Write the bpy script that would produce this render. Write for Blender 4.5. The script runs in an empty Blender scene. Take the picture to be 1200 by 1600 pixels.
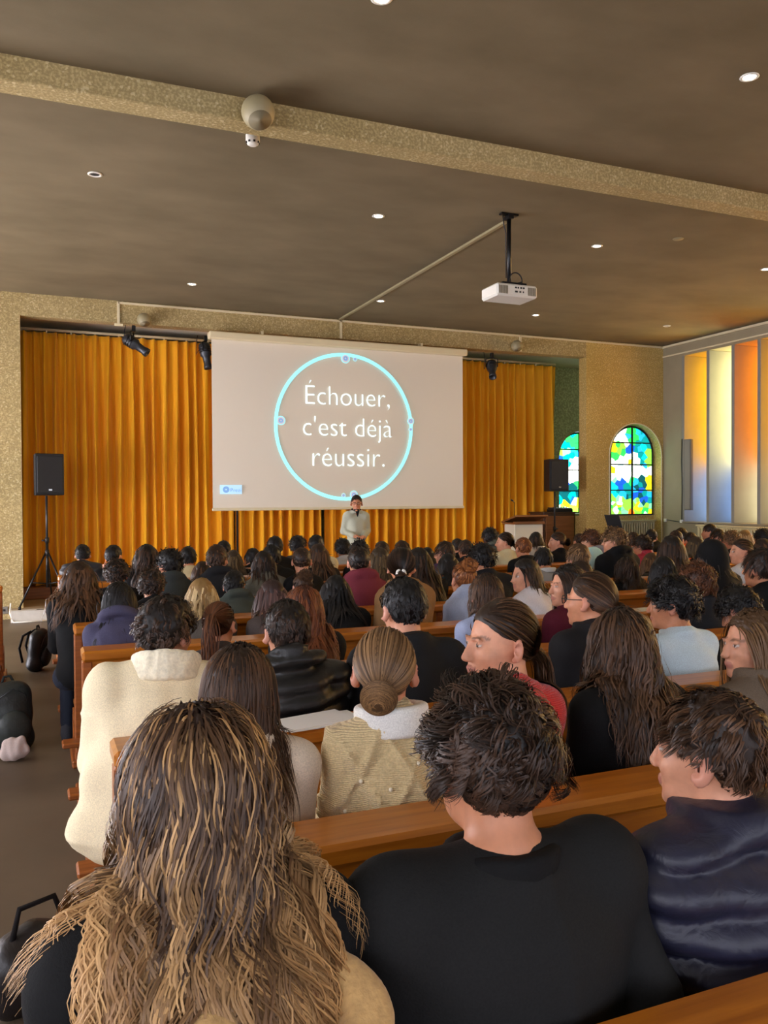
import bpy, math, random
import numpy as np
from mathutils import Matrix, Vector

# ------------------------------------------------------------------ camera, world, light, exposure
SC = bpy.context.scene
COL = SC.collection
CAMZ = 1.65
F_PX = 1300.0
YAW, PITCH, ROLL = (math.radians(a) for a in (22.83, -0.96, -0.293))
_f = np.array([math.sin(YAW) * math.cos(PITCH), math.cos(YAW) * math.cos(PITCH), math.sin(PITCH)])
_r = np.array([math.cos(YAW), -math.sin(YAW), 0.0])
_u = np.cross(_r, _f)
CR = math.cos(ROLL) * _r + math.sin(ROLL) * _u
CU = -math.sin(ROLL) * _r + math.cos(ROLL) * _u
CF = _f
cam = bpy.data.cameras.new('camera')
cam.sensor_fit = 'VERTICAL'; cam.sensor_height = 36.0; cam.lens = F_PX / 1600.0 * 36.0
cam.clip_start = 0.05; cam.clip_end = 100
camo = bpy.data.objects.new('camera', cam); COL.objects.link(camo)
camo.matrix_world = Matrix(((CR[0], CU[0], -CF[0], 0), (CR[1], CU[1], -CF[1], 0), (CR[2], CU[2], -CF[2], CAMZ), (0, 0, 0, 1)))
SC.camera = camo

def at_y(px, py, Y):
    """room point at depth Y seen at a pixel of the 1200x1600 frame"""
    d = (px - 600) / F_PX * CR - (py - 800) / F_PX * CU + CF
    return d * (Y / d[1]) + np.array([0, 0, CAMZ])

world = bpy.data.worlds.new('world'); SC.world = world; world.use_nodes = True
world.node_tree.nodes['Background'].inputs[0].default_value = (0.75, 0.82, 1.0, 1)
world.node_tree.nodes['Background'].inputs[1].default_value = 0.6
SC.view_settings.view_transform = 'Standard'; SC.view_settings.look = 'None'
SC.view_settings.gamma = 1.0; SC.view_settings.use_curve_mapping = False
SC.view_settings.exposure = -0.06
REAR_WINDOW = 3.5      # daylight strength of the window bays behind the audience
SIDE_WINDOW = 12.0      # coloured window strips of the right wall
GLASS = 2.1            # stained glass
SPOT_W = 20.0          # recessed ceiling spots

rnd = random.Random(7)
RS = np.random.RandomState(11)

# ------------------------------------------------------------------ materials
MATS = {}
def nodes(name):
    m = bpy.data.materials.new(name); m.use_nodes = True
    return m, m.node_tree.nodes, m.node_tree.links, m.node_tree.nodes['Principled BSDF']

def rgb(h):
    """sRGB 0-255 triple to linear"""
    return tuple(((c / 255) / 12.92 if c / 255 <= 0.04045 else ((c / 255 + 0.055) / 1.055) ** 2.4) for c in h)

def mix_noise(nt, ln, scale, detail, c1, c2, lo=0.35, hi=0.65, stretch=None, rough=0.55):
    tc = nt.new('ShaderNodeTexCoord'); mp = nt.new('ShaderNodeMapping')
    if stretch: mp.inputs['Scale'].default_value = stretch
    ln.new(tc.outputs['Object'], mp.inputs['Vector'])
    n = nt.new('ShaderNodeTexNoise'); n.inputs['Scale'].default_value = scale; n.inputs['Detail'].default_value = detail
    n.inputs['Roughness'].default_value = rough
    ln.new(mp.outputs[0], n.inputs['Vector'])
    r = nt.new('ShaderNodeValToRGB'); r.color_ramp.elements[0].position = lo; r.color_ramp.elements[1].position = hi
    r.color_ramp.elements[0].color = (*c1, 1); r.color_ramp.elements[1].color = (*c2, 1)
    ln.new(n.outputs['Fac'], r.inputs['Fac'])
    return n, r, mp

def bump(nt, ln, b, src, strength, dist=0.01):
    bn = nt.new('ShaderNodeBump'); bn.inputs['Strength'].default_value = strength; bn.inputs['Distance'].default_value = dist
    ln.new(src, bn.inputs['Height']); ln.new(bn.outputs[0], b.inputs['Normal'])

def mat_plain(name, col, rough=0.6, metal=0.0, spec=0.5, vary=0.0, scale=20, bmp=0.0, coat=0.0):
    if name in MATS: return MATS[name]
    m, nt, ln, b = nodes(name); c = rgb(col)
    b.inputs['Roughness'].default_value = rough; b.inputs['Metallic'].default_value = metal
    b.inputs['Specular IOR Level'].default_value = spec
    b.inputs['Coat Weight'].default_value = coat
    if vary or bmp:
        n, r, _ = mix_noise(nt, ln, scale, 4, tuple(x * (1 - vary) for x in c), tuple(min(1, x * (1 + vary)) for x in c))
        ln.new(r.outputs[0], b.inputs['Base Color'])
        if bmp: bump(nt, ln, b, n.outputs['Fac'], bmp)
    else:
        b.inputs['Base Color'].default_value = (*c, 1)
    MATS[name] = m; return m

def mat_emit(name, col, strength, base=None):
    if name in MATS: return MATS[name]
    m, nt, ln, b = nodes(name); c = rgb(col)
    b.inputs['Base Color'].default_value = (*(rgb(base) if base else c), 1)
    b.inputs['Emission Color'].default_value = (*c, 1); b.inputs['Emission Strength'].default_value = strength
    b.inputs['Roughness'].default_value = 0.4
    MATS[name] = m; return m

def mat_speckle(name, c1, c2, c3, scale=55, bmp=0.6, course=0.0):
    """exposed aggregate concrete: two tone stones in a matrix"""
    m, nt, ln, b = nodes(name)
    n, r, mp = mix_noise(nt, ln, 1.3, 5, rgb(c1), rgb(c2), 0.3, 0.7)
    v = nt.new('ShaderNodeTexVoronoi'); v.inputs['Scale'].default_value = scale; ln.new(mp.outputs[0], v.inputs['Vector'])
    n2 = nt.new('ShaderNodeTexNoise'); n2.inputs['Scale'].default_value = scale * 0.9; n2.inputs['Detail'].default_value = 3
    ln.new(mp.outputs[0], n2.inputs['Vector'])
    rr = nt.new('ShaderNodeValToRGB'); rr.color_ramp.elements[0].position = 0.44; rr.color_ramp.elements[1].position = 0.62
    rr.color_ramp.elements[0].color = (0.62, 0.60, 0.56, 1); rr.color_ramp.elements[1].color = (1.08, 1.08, 1.08, 1)
    ln.new(n2.outputs['Fac'], rr.inputs['Fac'])
    mul = nt.new('ShaderNodeMixRGB'); mul.blend_type = 'MULTIPLY'; mul.inputs['Fac'].default_value = 0.75
    ln.new(r.outputs[0], mul.inputs[1]); ln.new(rr.outputs[0], mul.inputs[2])
    sp = nt.new('ShaderNodeMixRGB'); sp.inputs[2].default_value = (*rgb(c3), 1)
    lt = nt.new('ShaderNodeMath'); lt.operation = 'GREATER_THAN'; lt.inputs[1].default_value = 0.83
    ln.new(v.outputs['Color'], lt.inputs[0]); 
    fm = nt.new('ShaderNodeMath'); fm.operation = 'MULTIPLY'; fm.inputs[1].default_value = 0.55
    ln.new(lt.outputs[0], fm.inputs[0]); ln.new(fm.outputs[0], sp.inputs['Fac'])
    ln.new(mul.outputs[0], sp.inputs[1]); ln.new(sp.outputs[0], b.inputs['Base Color'])
    b.inputs['Roughness'].default_value = 0.85; b.inputs['Specular IOR Level'].default_value = 0.25
    if course:
        w = nt.new('ShaderNodeTexWave'); w.bands_direction = 'Z'; w.inputs['Scale'].default_value = course
        w.inputs['Distortion'].default_value = 1.5; w.inputs['Detail'].default_value = 3
        ln.new(mp.outputs[0], w.inputs['Vector'])
        ad = nt.new('ShaderNodeMath'); ad.operation = 'ADD'
        ln.new(w.outputs['Fac'], ad.inputs[0]); ln.new(n2.outputs['Fac'], ad.inputs[1])
        bump(nt, ln, b, ad.outputs[0], bmp, 0.006)
    else:
        bump(nt, ln, b, n2.outputs['Fac'], bmp, 0.006)
    MATS[name] = m; return m

def mat_wood(name, c1, c2, rough=0.35, scale=3.0, stretch=(1, 14, 14), coat=0.15):
    if name in MATS: return MATS[name]
    m, nt, ln, b = nodes(name)
    n, r, _ = mix_noise(nt, ln, scale, 6, rgb(c1), rgb(c2), 0.3, 0.7, stretch)
    ln.new(r.outputs[0], b.inputs['Base Color'])
    b.inputs['Roughness'].default_value = rough; b.inputs['Coat Weight'].default_value = coat
    b.inputs['Coat Roughness'].default_value = 0.25
    bump(nt, ln, b, n.outputs['Fac'], 0.08, 0.004)
    MATS[name] = m; return m

M_CEIL = None
m, nt, ln, b = nodes('ceiling_plaster')
n, r, mp = mix_noise(nt, ln, 0.9, 6, rgb((102, 89, 62)), rgb((120, 105, 77)), 0.32, 0.68, (1.0, 1.6, 1.0))
n2 = nt.new('ShaderNodeTexNoise'); n2.inputs['Scale'].default_value = 160; n2.inputs['Detail'].default_value = 3
ln.new(mp.outputs[0], n2.inputs['Vector'])
ln.new(r.outputs[0], b.inputs['Base Color']); b.inputs['Roughness'].default_value = 0.9
bump(nt, ln, b, n2.outputs['Fac'], 0.25, 0.004); M_CEIL = m
M_AGG = mat_speckle('exposed_aggregate', (170, 150, 102), (188, 168, 120), (212, 194, 150), 60, 0.45)
M_AGG_LIT = mat_speckle('exposed_aggregate_lit', (196, 168, 98), (212, 184, 116), (226, 204, 146), 56, 0.45, 2.2)  # pier tint kept yellower, with the side-window light put into the colour
M_CONC = mat_plain('smooth_concrete', (150, 138, 112), 0.85, spec=0.2, vary=0.07, scale=1.6)
M_FIN = mat_plain('pale_fin_concrete', (140, 136, 126), 0.85, spec=0.2, vary=0.05, scale=2.5)
m, nt, ln, b = nodes('floor_concrete')
n, r, mp = mix_noise(nt, ln, 0.8, 7, rgb((84, 70, 54)), rgb((116, 100, 80)), 0.3, 0.72)
ln.new(r.outputs[0], b.inputs['Base Color']); b.inputs['Roughness'].default_value = 0.5
bump(nt, ln, b, n.outputs['Fac'], 0.1, 0.01); M_FLOOR = m
M_STAGE = mat_plain('stage_floor_paint', (150, 130, 100), 0.6, vary=0.12, scale=3)
M_STEP = mat_plain('pale_step_stone', (205, 200, 188), 0.7, vary=0.06, scale=8)
M_PEW = mat_wood('varnished_pew_wood', (156, 88, 18), (190, 116, 30), 0.3)
M_PEWD = mat_wood('pew_wood_end_grain', (128, 66, 20), (168, 92, 32), 0.4)
M_BROWNWOOD = mat_wood('cabinet_brown_wood', (120, 74, 36), (150, 96, 52), 0.45)
M_DARKWOOD = mat_wood('dark_wood', (62, 38, 22), (84, 54, 32), 0.45)
M_BLACK = mat_plain('black_plastic', (22, 22, 24), 0.5)
M_BLACKM = mat_plain('black_metal', (20, 20, 22), 0.35, 0.3)
M_DGREY = mat_plain('dark_grey_metal', (52, 54, 58), 0.4, 0.4)
M_WHITE = mat_plain('white_plastic', (226, 222, 210), 0.5)
M_CREAM = mat_plain('cream_enamel', (222, 208, 170), 0.45)
M_IVORY = mat_plain('ivory_speaker_shell', (150, 138, 104), 0.5)
M_GRILLE = mat_plain('grey_speaker_grille', (120, 108, 80), 0.7)
M_CHROME = mat_plain('brushed_metal', (190, 190, 190), 0.25, 1.0)
M_SCREEN = mat_emit('projector_lit_fabric', (206, 196, 180), 0.07, (222, 212, 194))  # faint glow put into the fabric for the projector's light
M_RAD = mat_plain('radiator_olive_enamel', (150, 142, 104), 0.45)
M_RAD2 = mat_plain('radiator_cream_enamel', (206, 190, 142), 0.45)
M_LEAD = mat_plain('lead_black', (18, 20, 20), 0.6)
M_GREENWALL = mat_speckle('stage_rear_plaster', (196, 204, 160), (210, 216, 172), (216, 222, 182), 30, 0.5, 2.6)
M_TAPE_Y = mat_plain('tape_yellow', (220, 196, 60), 0.5)
M_TAPE_K = mat_plain('tape_black', (20, 20, 20), 0.5)
m, nt, ln, b = nodes('ochre_velvet')
n, r, mp = mix_noise(nt, ln, 1.2, 4, rgb((240, 162, 0)), rgb((250, 182, 6)), 0.3, 0.7, (6, 6, 0.6))
ln.new(r.outputs[0], b.inputs['Base Color']); b.inputs['Roughness'].default_value = 0.75
b.inputs['Sheen Weight'].default_value = 0.35; b.inputs['Sheen Tint'].default_value = (1.0, 0.75, 0.3, 1)
M_CURTAIN = m

# ------------------------------------------------------------------ mesh helpers
class MB:
    """collects simple solids and links them as one mesh object"""
    def __init__(s): s.v = []; s.f = []; s.smooth = []
    def add(s, v, f, smooth=False):
        o = len(s.v); s.v.extend([tuple(map(float, p)) for p in v])
        s.f.extend([tuple(i + o for i in q) for q in f]); s.smooth.extend([smooth] * len(f)); return s
    def box(s, x0, x1, y0, y1, z0, z1, bev=0.0, M=None):
        if bev > 0:
            bev = min(bev, (x1 - x0) / 2.01, (y1 - y0) / 2.01, (z1 - z0) / 2.01)
            v = []
            for sx in (0, 1):
                for sy in (0, 1):
                    for sz in (0, 1):
                        c = ((x0, x1)[sx], (y0, y1)[sy], (z0, z1)[sz]); e = [(1, -1)[k] * bev for k in (sx, sy, sz)]
                        v += [(c[0], c[1] + e[1], c[2] + e[2]), (c[0] + e[0], c[1], c[2] + e[2]), (c[0] + e[0], c[1] + e[1], c[2])]
            i = lambda sx, sy, sz, k: (sx * 4 + sy * 2 + sz) * 3 + k
            f = []
            f.append([i(0, 0, 0, 0), i(0, 0, 1, 0), i(0, 1, 1, 0), i(0, 1, 0, 0)]); f.append([i(1, 0, 0, 0), i(1, 1, 0, 0), i(1, 1, 1, 0), i(1, 0, 1, 0)])
            f.append([i(0, 0, 0, 1), i(1, 0, 0, 1), i(1, 0, 1, 1), i(0, 0, 1, 1)]); f.append([i(0, 1, 0, 1), i(0, 1, 1, 1), i(1, 1, 1, 1), i(1, 1, 0, 1)])
            f.append([i(0, 0, 0, 2), i(0, 1, 0, 2), i(1, 1, 0, 2), i(1, 0, 0, 2)]); f.append([i(0, 0, 1, 2), i(1, 0, 1, 2), i(1, 1, 1, 2), i(0, 1, 1, 2)])
            for a in (0, 1):
                for c in (0, 1):
                    f.append([i(0, a, c, 1), i(1, a, c, 1), i(1, a, c, 2), i(0, a, c, 2)])
                    f.append([i(a, 0, c, 0), i(a, 1, c, 0), i(a, 1, c, 2), i(a, 0, c, 2)])
                    f.append([i(a, c, 0, 0), i(a, c, 1, 0), i(a, c, 1, 1), i(a, c, 0, 1)])
            for a in (0, 1):
                for c in (0, 1):
                    for d in (0, 1): f.append([i(a, c, d, 0), i(a, c, d, 1), i(a, c, d, 2)])
        else:
            v = [(x, y, z) for x in (x0, x1) for y in (y0, y1) for z in (z0, z1)]
            f = [(0, 1, 3, 2), (4, 6, 7, 5), (0, 4, 5, 1), (2, 3, 7, 6), (0, 2, 6, 4), (1, 5, 7, 3)]
        if M is not None: v = [tuple(M @ Vector(p)) for p in v]
        return s.add(v, f)
    def tube(s, pts, r, n=10, cap=True, closed=False):
        pts = [Vector(p) for p in pts]; rs = r if isinstance(r, (list, tuple)) else [r] * len(pts)
        v = []; up = None
        for k, p in enumerate(pts):
            if closed: t = pts[(k + 1) % len(pts)] - pts[k - 1]
            else: t = pts[min(k + 1, len(pts) - 1)] - pts[max(k - 1, 0)]
            t.normalize()
            if up is None: up = t.orthogonal().normalized()
            up = (up - t * up.dot(t)); up = up.normalized() if up.length > 1e-6 else t.orthogonal().normalized()
            w = t.cross(up)
            for j in range(n):
                a = 2 * math.pi * j / n; v.append(p + (up * math.cos(a) + w * math.sin(a)) * rs[k])
        f = []
        m = len(pts)
        for k in range(m if closed else m - 1):
            for j in range(n):
                a = k * n + j; b_ = k * n + (j + 1) % n; k2 = (k + 1) % m
                f.append((a, b_, k2 * n + (j + 1) % n, k2 * n + j))
        s.add(v, f, True)
        if cap and not closed:
            o = len(s.v) - len(v)
            s.f.append(tuple(o + j for j in reversed(range(n)))); s.smooth.append(False)
            s.f.append(tuple(o + (m - 1) * n + j for j in range(n))); s.smooth.append(False)
        return s
    def lathe(s, prof, n=24, M=None, smooth=True, caps=True):
        """prof: list of (radius, z)"""
        v = []; f = []
        for (r, z) in prof:
            for j in range(n):
                a = 2 * math.pi * j / n; v.append(Vector((r * math.cos(a), r * math.sin(a), z)))
        for k in range(len(prof) - 1):
            for j in range(n): f.append((k * n + j, k * n + (j + 1) % n, (k + 1) * n + (j + 1) % n, (k + 1) * n + j))
        if caps and prof[0][0] > 1e-5: f.append(tuple(reversed(range(n))))
        if caps and prof[-1][0] > 1e-5: f.append(tuple((len(prof) - 1) * n + j for j in range(n)))
        if M is not None: v = [M @ p for p in v]
        return s.add(v, f, smooth)
    def prism(s, poly, y0, y1, M=None):
        """poly in (x,z), extruded along y"""
        n = len(poly); v = [(p[0], y0, p[1]) for p in poly] + [(p[0], y1, p[1]) for p in poly]
        f = [tuple(range(n)), tuple(range(2 * n - 1, n - 1, -1))] + [(j, j + n, (j + 1) % n + n, (j + 1) % n) for j in range(n)]
        if M is not None: v = [tuple(M @ Vector(p)) for p in v]
        return s.add(v, f)
    def mesh(s, name):
        me = bpy.data.meshes.new(name); me.from_pydata(s.v, [], s.f)
        me.polygons.foreach_set('use_smooth', s.smooth); me.validate(); me.update(); return me
    def build(s, name, mat, parent=None, origin=None):
        if origin is not None:
            s.v = [(p[0] - origin[0], p[1] - origin[1], p[2] - origin[2]) for p in s.v]
        return link(name, s.mesh(name), mat, parent, origin)

def link(name, me, mat, parent=None, loc=None):
    o = bpy.data.objects.new(name, me); COL.objects.link(o)
    if mat is not None:
        if len(me.materials) == 0: me.materials.append(mat)
        elif me.materials[0] is not mat:
            o.material_slots[0].link = 'OBJECT'; o.material_slots[0].material = mat
    if parent is not None: o.parent = parent
    if loc is not None: o.location = loc
    return o

def empty(name, loc=(0, 0, 0), rz=0.0):
    o = bpy.data.objects.new(name, None); COL.objects.link(o); o.location = loc; o.rotation_euler = (0, 0, rz)
    o.empty_display_size = 0.1; return o

def tag(o, label, cat=None, group=None, kind=None):
    o['label'] = label
    if cat: o['category'] = cat
    if group: o['group'] = group
    if kind: o['kind'] = kind
    return o

def struct(o, label, cat): return tag(o, label, cat, kind='structure')

# ------------------------------------------------------------------ room shell
W, H = 12.6, 4.517          # stage wall face, ceiling height
XL, XR, YB = -4.6, 11.1, -5.0
LZ = 4.205                  # underside of the stage lintel
OX0, OX1 = -0.147, 9.325    # stage opening
WT = 0.216
YS, ZS = 14.6, 4.36         # stage rear wall, stage ceiling

struct(MB().box(XL, XR + 0.9, YB, W, -0.2, 0.0).build('floor', M_FLOOR), 'worn brown-grey concrete floor of the hall', 'floor')
struct(MB().box(XL, XR + 0.9, YB, W + 0.0, H, H + 0.2).build('ceiling', M_CEIL), 'brownish plastered flat ceiling of the hall', 'ceiling')
b1 = MB().box(XL, XR, 5.91, 6.118, H - 0.165, H + 0.02, 0.008)
struct(b1.build('trim_1', M_AGG), 'pebbly concrete ceiling beam crossing the hall', 'beam')
# stage wall
wf = MB().box(XL, OX0, W, W + WT, 0, H + 0.1)
wf.box(OX0, OX1, W, W + WT, LZ, H + 0.1)
wall_stage = struct(wf.build('wall_stage', M_AGG), 'pebbly concrete wall and lintel framing the stage', 'wall')
# right pier with an arched recess
AX, AR, ASP = 10.45, 0.60, 2.42
def arch_poly(cx, r, zs, z0, n=20):
    return [(cx - r, z0)] + [(cx - r * math.cos(math.pi * k / n), zs + r * math.sin(math.pi * k / n)) for k in range(n + 1)] + [(cx + r, z0)]
def wall_with_arch(x0, x1, z0, z1, cx, r, zs, y0, y1, zb=0.0):
    m = MB(); n = 20
    m.box(x0, cx - r, y0, y1, z0, z1); m.box(cx + r, x1, y0, y1, z0, z1)
    for k in range(n):
        a, c = math.pi * k / n, math.pi * (k + 1) / n
        xa, za, xb, zb_ = cx - r * math.cos(a), zs + r * math.sin(a), cx - r * math.cos(c), zs + r * math.sin(c)
        m.prism([(xa, za), (xb, zb_), (xb, z1), (xa, z1)], y0, y1)
    if zb > z0: m.box(cx - r, cx + r, y0, y1, z0, zb)
    return m
pier = wall_with_arch(OX1, XR, 0, H + 0.1, AX, AR, ASP, W, W + WT)
pier.box(OX1, XR + 0.1, W + WT, W + WT + 0.12, 0, 1.30)
wall_pier = struct(pier.build('wall_pier', M_AGG_LIT), 'pebbly concrete wall pier around the arched stained window', 'wall')
# thin pale edging round the arch
ed = MB()
pts = [(p[0], W - 0.004, p[1]) for p in arch_poly(AX, AR + 0.01, ASP, 0.0)]
ed.tube(pts, 0.012, 6); struct(ed.build('trim_2', M_CREAM), 'pale rounded edging of the arched recess', 'trim')
# right wall with concrete fins
FY = [12.043, 11.426, 10.852, 10.292]
while FY[-1] > 1.0: FY.append(FY[-1] - 0.565)
FD = 0.62
rw = MB()
rw.box(XR, XR + FD + 0.2, 12.11, W + 0.3, 0, H)
rw.box(XR, XR + FD + 0.2, YB, 12.11, 0, 1.187); rw.box(XR, XR + FD + 0.2, YB, 12.11, 4.25, H)
rw.box(XR, XR + 0.2, YB, FY[-1] - 0.5, 1.187, 4.25)
wall_right = struct(rw.build('wall_right', M_CONC), 'grey concrete side wall below and above the window fins', 'wall')
fin_me = MB().box(0, FD, 0, 0.07, 0, 4.25 - 1.187, 0.006).mesh('fin')
for y in FY:
    o = link('fin', fin_me, M_FIN, wall_right, (XR, y, 1.187))
UP = [(255, 186, 0), (255, 246, 180), (255, 140, 0), (255, 180, 0)]
LOW = [(150, 190, 255), (130, 175, 255), (255, 244, 200), (255, 240, 190)]
for i, y in enumerate(FY):
    yn = FY[i + 1] if i + 1 < len(FY) else y - 0.565
    w_ = empty('window_%d' % (i + 3), (XR + FD, (y + yn) / 2, 1.187))
    h_ = (y - yn - 0.08) / 2
    nm = ['yellow', 'clear', 'orange', 'amber'][i % 4]
    MB().box(0.0, 0.02, -h_, h_, 1.03, 3.05).build('pane', mat_emit('coloured_pane_%s' % nm, UP[i % 4], SIDE_WINDOW * (1.35 if i % 4 == 1 else 1.0)), w_)
    MB().box(0.0, 0.02, -h_, h_, 0.01, 1.02).build('pane', mat_emit('lower_pane_%s' % nm, LOW[i % 4], SIDE_WINDOW * 0.62), w_)
    MB().box(-0.01, 0.03, -h_, h_, 1.015, 1.035).build('glazing_bar', M_LEAD, w_)
    struct(w_, 'tall %s glass strip window deep between fins %d and %d from the stage wall' % (nm, i + 1, i + 2), 'window')
tr = MB().box(XR - 0.02, XR, YB, W, 4.295, 4.318)
struct(tr.build('trim_3', M_CREAM), 'thin pale moulding above the window fins', 'trim')
tr = MB().box(XR - 0.03, XR, YB, W, H - 0.05, H - 0.012)
struct(tr.build('trim_4', M_CREAM), 'pale strip along the top of the fin wall', 'trim')
tr = MB().box(XR - 0.045, XR + 0.02, 9.0, 12.05, 1.165, 1.187)
struct(tr.build('trim_5', M_CONC), 'concrete sill under the window fins', 'sill')
# left and rear walls: bays of daylight windows behind and beside the audience
SIDE_BAYS = list(np.arange(YB, W - 0.6, 2.2))
lw = MB()
for y in SIDE_BAYS:      # high windows beside the pews, added low glowing bays that brighten pillar and curtain
    y1 = min(y + 2.2, W); z0, z1 = (0.08, 2.15) if y > 5 else (1.0, 3.6)
    lw.box(XL - 0.2, XL, y, y1, 0, z0); lw.box(XL - 0.2, XL, y, y1, z1, H); lw.box(XL - 0.2, XL, y, y + 0.5, z0, z1)
struct(lw.build('wall_left', M_CONC), 'concrete side wall with daylight windows', 'wall')
bw = MB().box(XL, XR, YB - 0.2, YB, 0, 0.9); bw.box(XL, XR, YB - 0.2, YB, 3.9, H)
for x in np.arange(XL, XR, 2.2): bw.box(x, min(x + 0.3, XR), YB - 0.2, YB, 0.9, 3.9)
struct(bw.build('wall_rear', M_CONC), 'concrete rear wall with daylight windows', 'wall')
M_DAY = mat_emit('daylight_window', (236, 240, 255), REAR_WINDOW)
M_DAYL = mat_emit('daylight_window_left', (240, 242, 255), REAR_WINDOW * 2.2)
M_STAGE_FILL = mat_emit('stage_side_fill_glow', (244, 244, 255), REAR_WINDOW * 8.0)  # added unseen glow for the pillar foot and lower curtain
k = 40
for x in np.arange(XL, XR - 0.4, 2.2):
    o = MB().box(x + 0.3, min(x + 2.2, XR), YB - 0.15, YB - 0.12, 0.9, 3.9).build('window_%d' % k, M_DAY)
    struct(o, 'daylight window of the rear wall, bay %d' % (k - 39), 'window'); k += 1
for y in SIDE_BAYS:
    o = MB().box(XL - 0.15, XL - 0.12, y + 0.5, min(y + 2.2, W), *((0.08, 2.15) if y > 5 else (1.0, 3.6))).build('window_%d' % k, M_STAGE_FILL if y > 5 else M_DAYL)
    struct(o, 'unseen daylight opening of the left wall, bay %d' % (k - 39), 'window'); k += 1
# stage recess
sf = MB().box(-0.30, XR + 1.0, 12.25, YS, 0, 0.15, 0.004)
stage = struct(sf.build('floor_stage', M_STAGE), 'low brown stage platform', 'stage')
MB().box(-0.30, OX1, 12.20, 12.25, 0, 0.148, 0.004).build('step_riser', M_STEP, stage)
MB().box(-0.30, OX1, 12.20, 12.36, 0.148, 0.156).build('nosing', M_STEP, stage)
for i in range(7):
    x0 = 0.02 + i * 0.09
    MB().prism([(x0, 0.0), (x0 + 0.09, 0.0), (x0 + 0.09, 0.002), (x0, 0.002)], 12.21, 12.27).build('tape_stripe', M_TAPE_K if i % 2 == 0 else M_TAPE_Y, stage).location = (0, 0, 0.1565)
MB().box(OX0 - 0.4, 9.5, 13.55, YS, 0.15, 0.33, 0.01).build('plinth', M_BROWNWOOD, stage)
sw = wall_with_arch(OX0 - 0.6, XR + 1.0, 0.1, ZS, 10.72, 0.60, 2.45, YS, YS + 0.2, 1.30)
struct(sw.build('wall_stage_rear', M_GREENWALL), 'plastered rear wall of the stage beside the curtain', 'wall')
struct(MB().box(OX0 - 0.6, XR + 1.0, W + WT, YS + 0.2, ZS, ZS + 0.1).build('ceiling_stage', mat_plain('stage_ceiling_paint', (226, 220, 200), 0.9, vary=0.05, scale=2)), 'plain painted stage ceiling strip above the curtain', 'ceiling')
struct(MB().box(OX0 - 0.6, OX0 - 0.5, W + WT, YS, 0, ZS).build('wall_stage_side', M_CONC), 'side wall of the stage recess', 'wall')
struct(MB().box(XR + 0.9, XR + 1.0, W + WT, YS, 0, ZS).build('wall_stage_flank', M_GREENWALL), 'outer side wall of the stage recess', 'wall')

# ------------------------------------------------------------------ stained glass windows
def clip(poly, px, py, nx, ny):
    out = []
    for i in range(len(poly)):
        a, c = poly[i], poly[(i + 1) % len(poly)]
        da = (a[0] - px) * nx + (a[1] - py) * ny; dc = (c[0] - px) * nx + (c[1] - py) * ny
        if da <= 0: out.append(a)
        if (da < 0 < dc) or (dc < 0 < da):
            t = da / (da - dc); out.append((a[0] + (c[0] - a[0]) * t, a[1] + (c[1] - a[1]) * t))
    return out

PALETTE = dict(white=(250, 255, 238), pale=(206, 240, 214), green=(40, 200, 80), leaf=(130, 214, 60), cyan=(0, 220, 214), teal=(0, 130, 128),
               dteal=(6, 70, 74), blue=(20, 80, 210), sky=(30, 160, 225), yellow=(246, 214, 24), orange=(236, 110, 14), mint=(120, 214, 150), ice=(190, 236, 236))
def glass_colour(u, v, R):
    """u 0..1 across, v 0..1 up: the picture of the window in broad areas"""
    j = R.random()
    pick = lambda *a: a[int(j * len(a))]
    if u < 0.10 and 0.72 < v < 0.82: return 'yellow'
    if u < 0.12 and 0.44 < v < 0.56: return pick('yellow', 'orange')
    if u > 0.85 and 0.30 < v < 0.43: return 'yellow'
    if v > 0.80:
        if u < 0.42 - (v - 0.8) * 0.3: return pick('white', 'white', 'white', 'pale')
        if u < 0.58: return pick('green', 'sky', 'green')
        return pick('sky', 'cyan', 'teal', 'green', 'sky')
    if v > 0.55:
        hill = 0.72 - 1.6 * (u - 0.42) ** 2
        if v < hill: return pick('white', 'white', 'white', 'pale') if not (0.36 < u < 0.52 and v < 0.60) else 'yellow'
        if u < 0.3: return pick('white', 'leaf', 'green')
        return pick('cyan', 'cyan', 'sky', 'blue', 'teal', 'mint') if u < 0.85 else pick('blue', 'teal', 'leaf')
    if v > 0.40:
        return pick('white', 'white', 'ice', 'pale')
    if v > 0.22 - 0.1 * u:
        if u < 0.16: return pick('cyan', 'mint')
        return pick('dteal', 'dteal', 'blue', 'teal', 'teal', 'sky') if not (0.45 < u < 0.55 and v > 0.3) else 'green'
    if 0.40 < u < 0.56 and v < 0.09: return 'orange'
    return pick('leaf', 'mint', 'yellow', 'leaf', 'mint', 'green', 'pale', 'leaf', 'ice')

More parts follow.
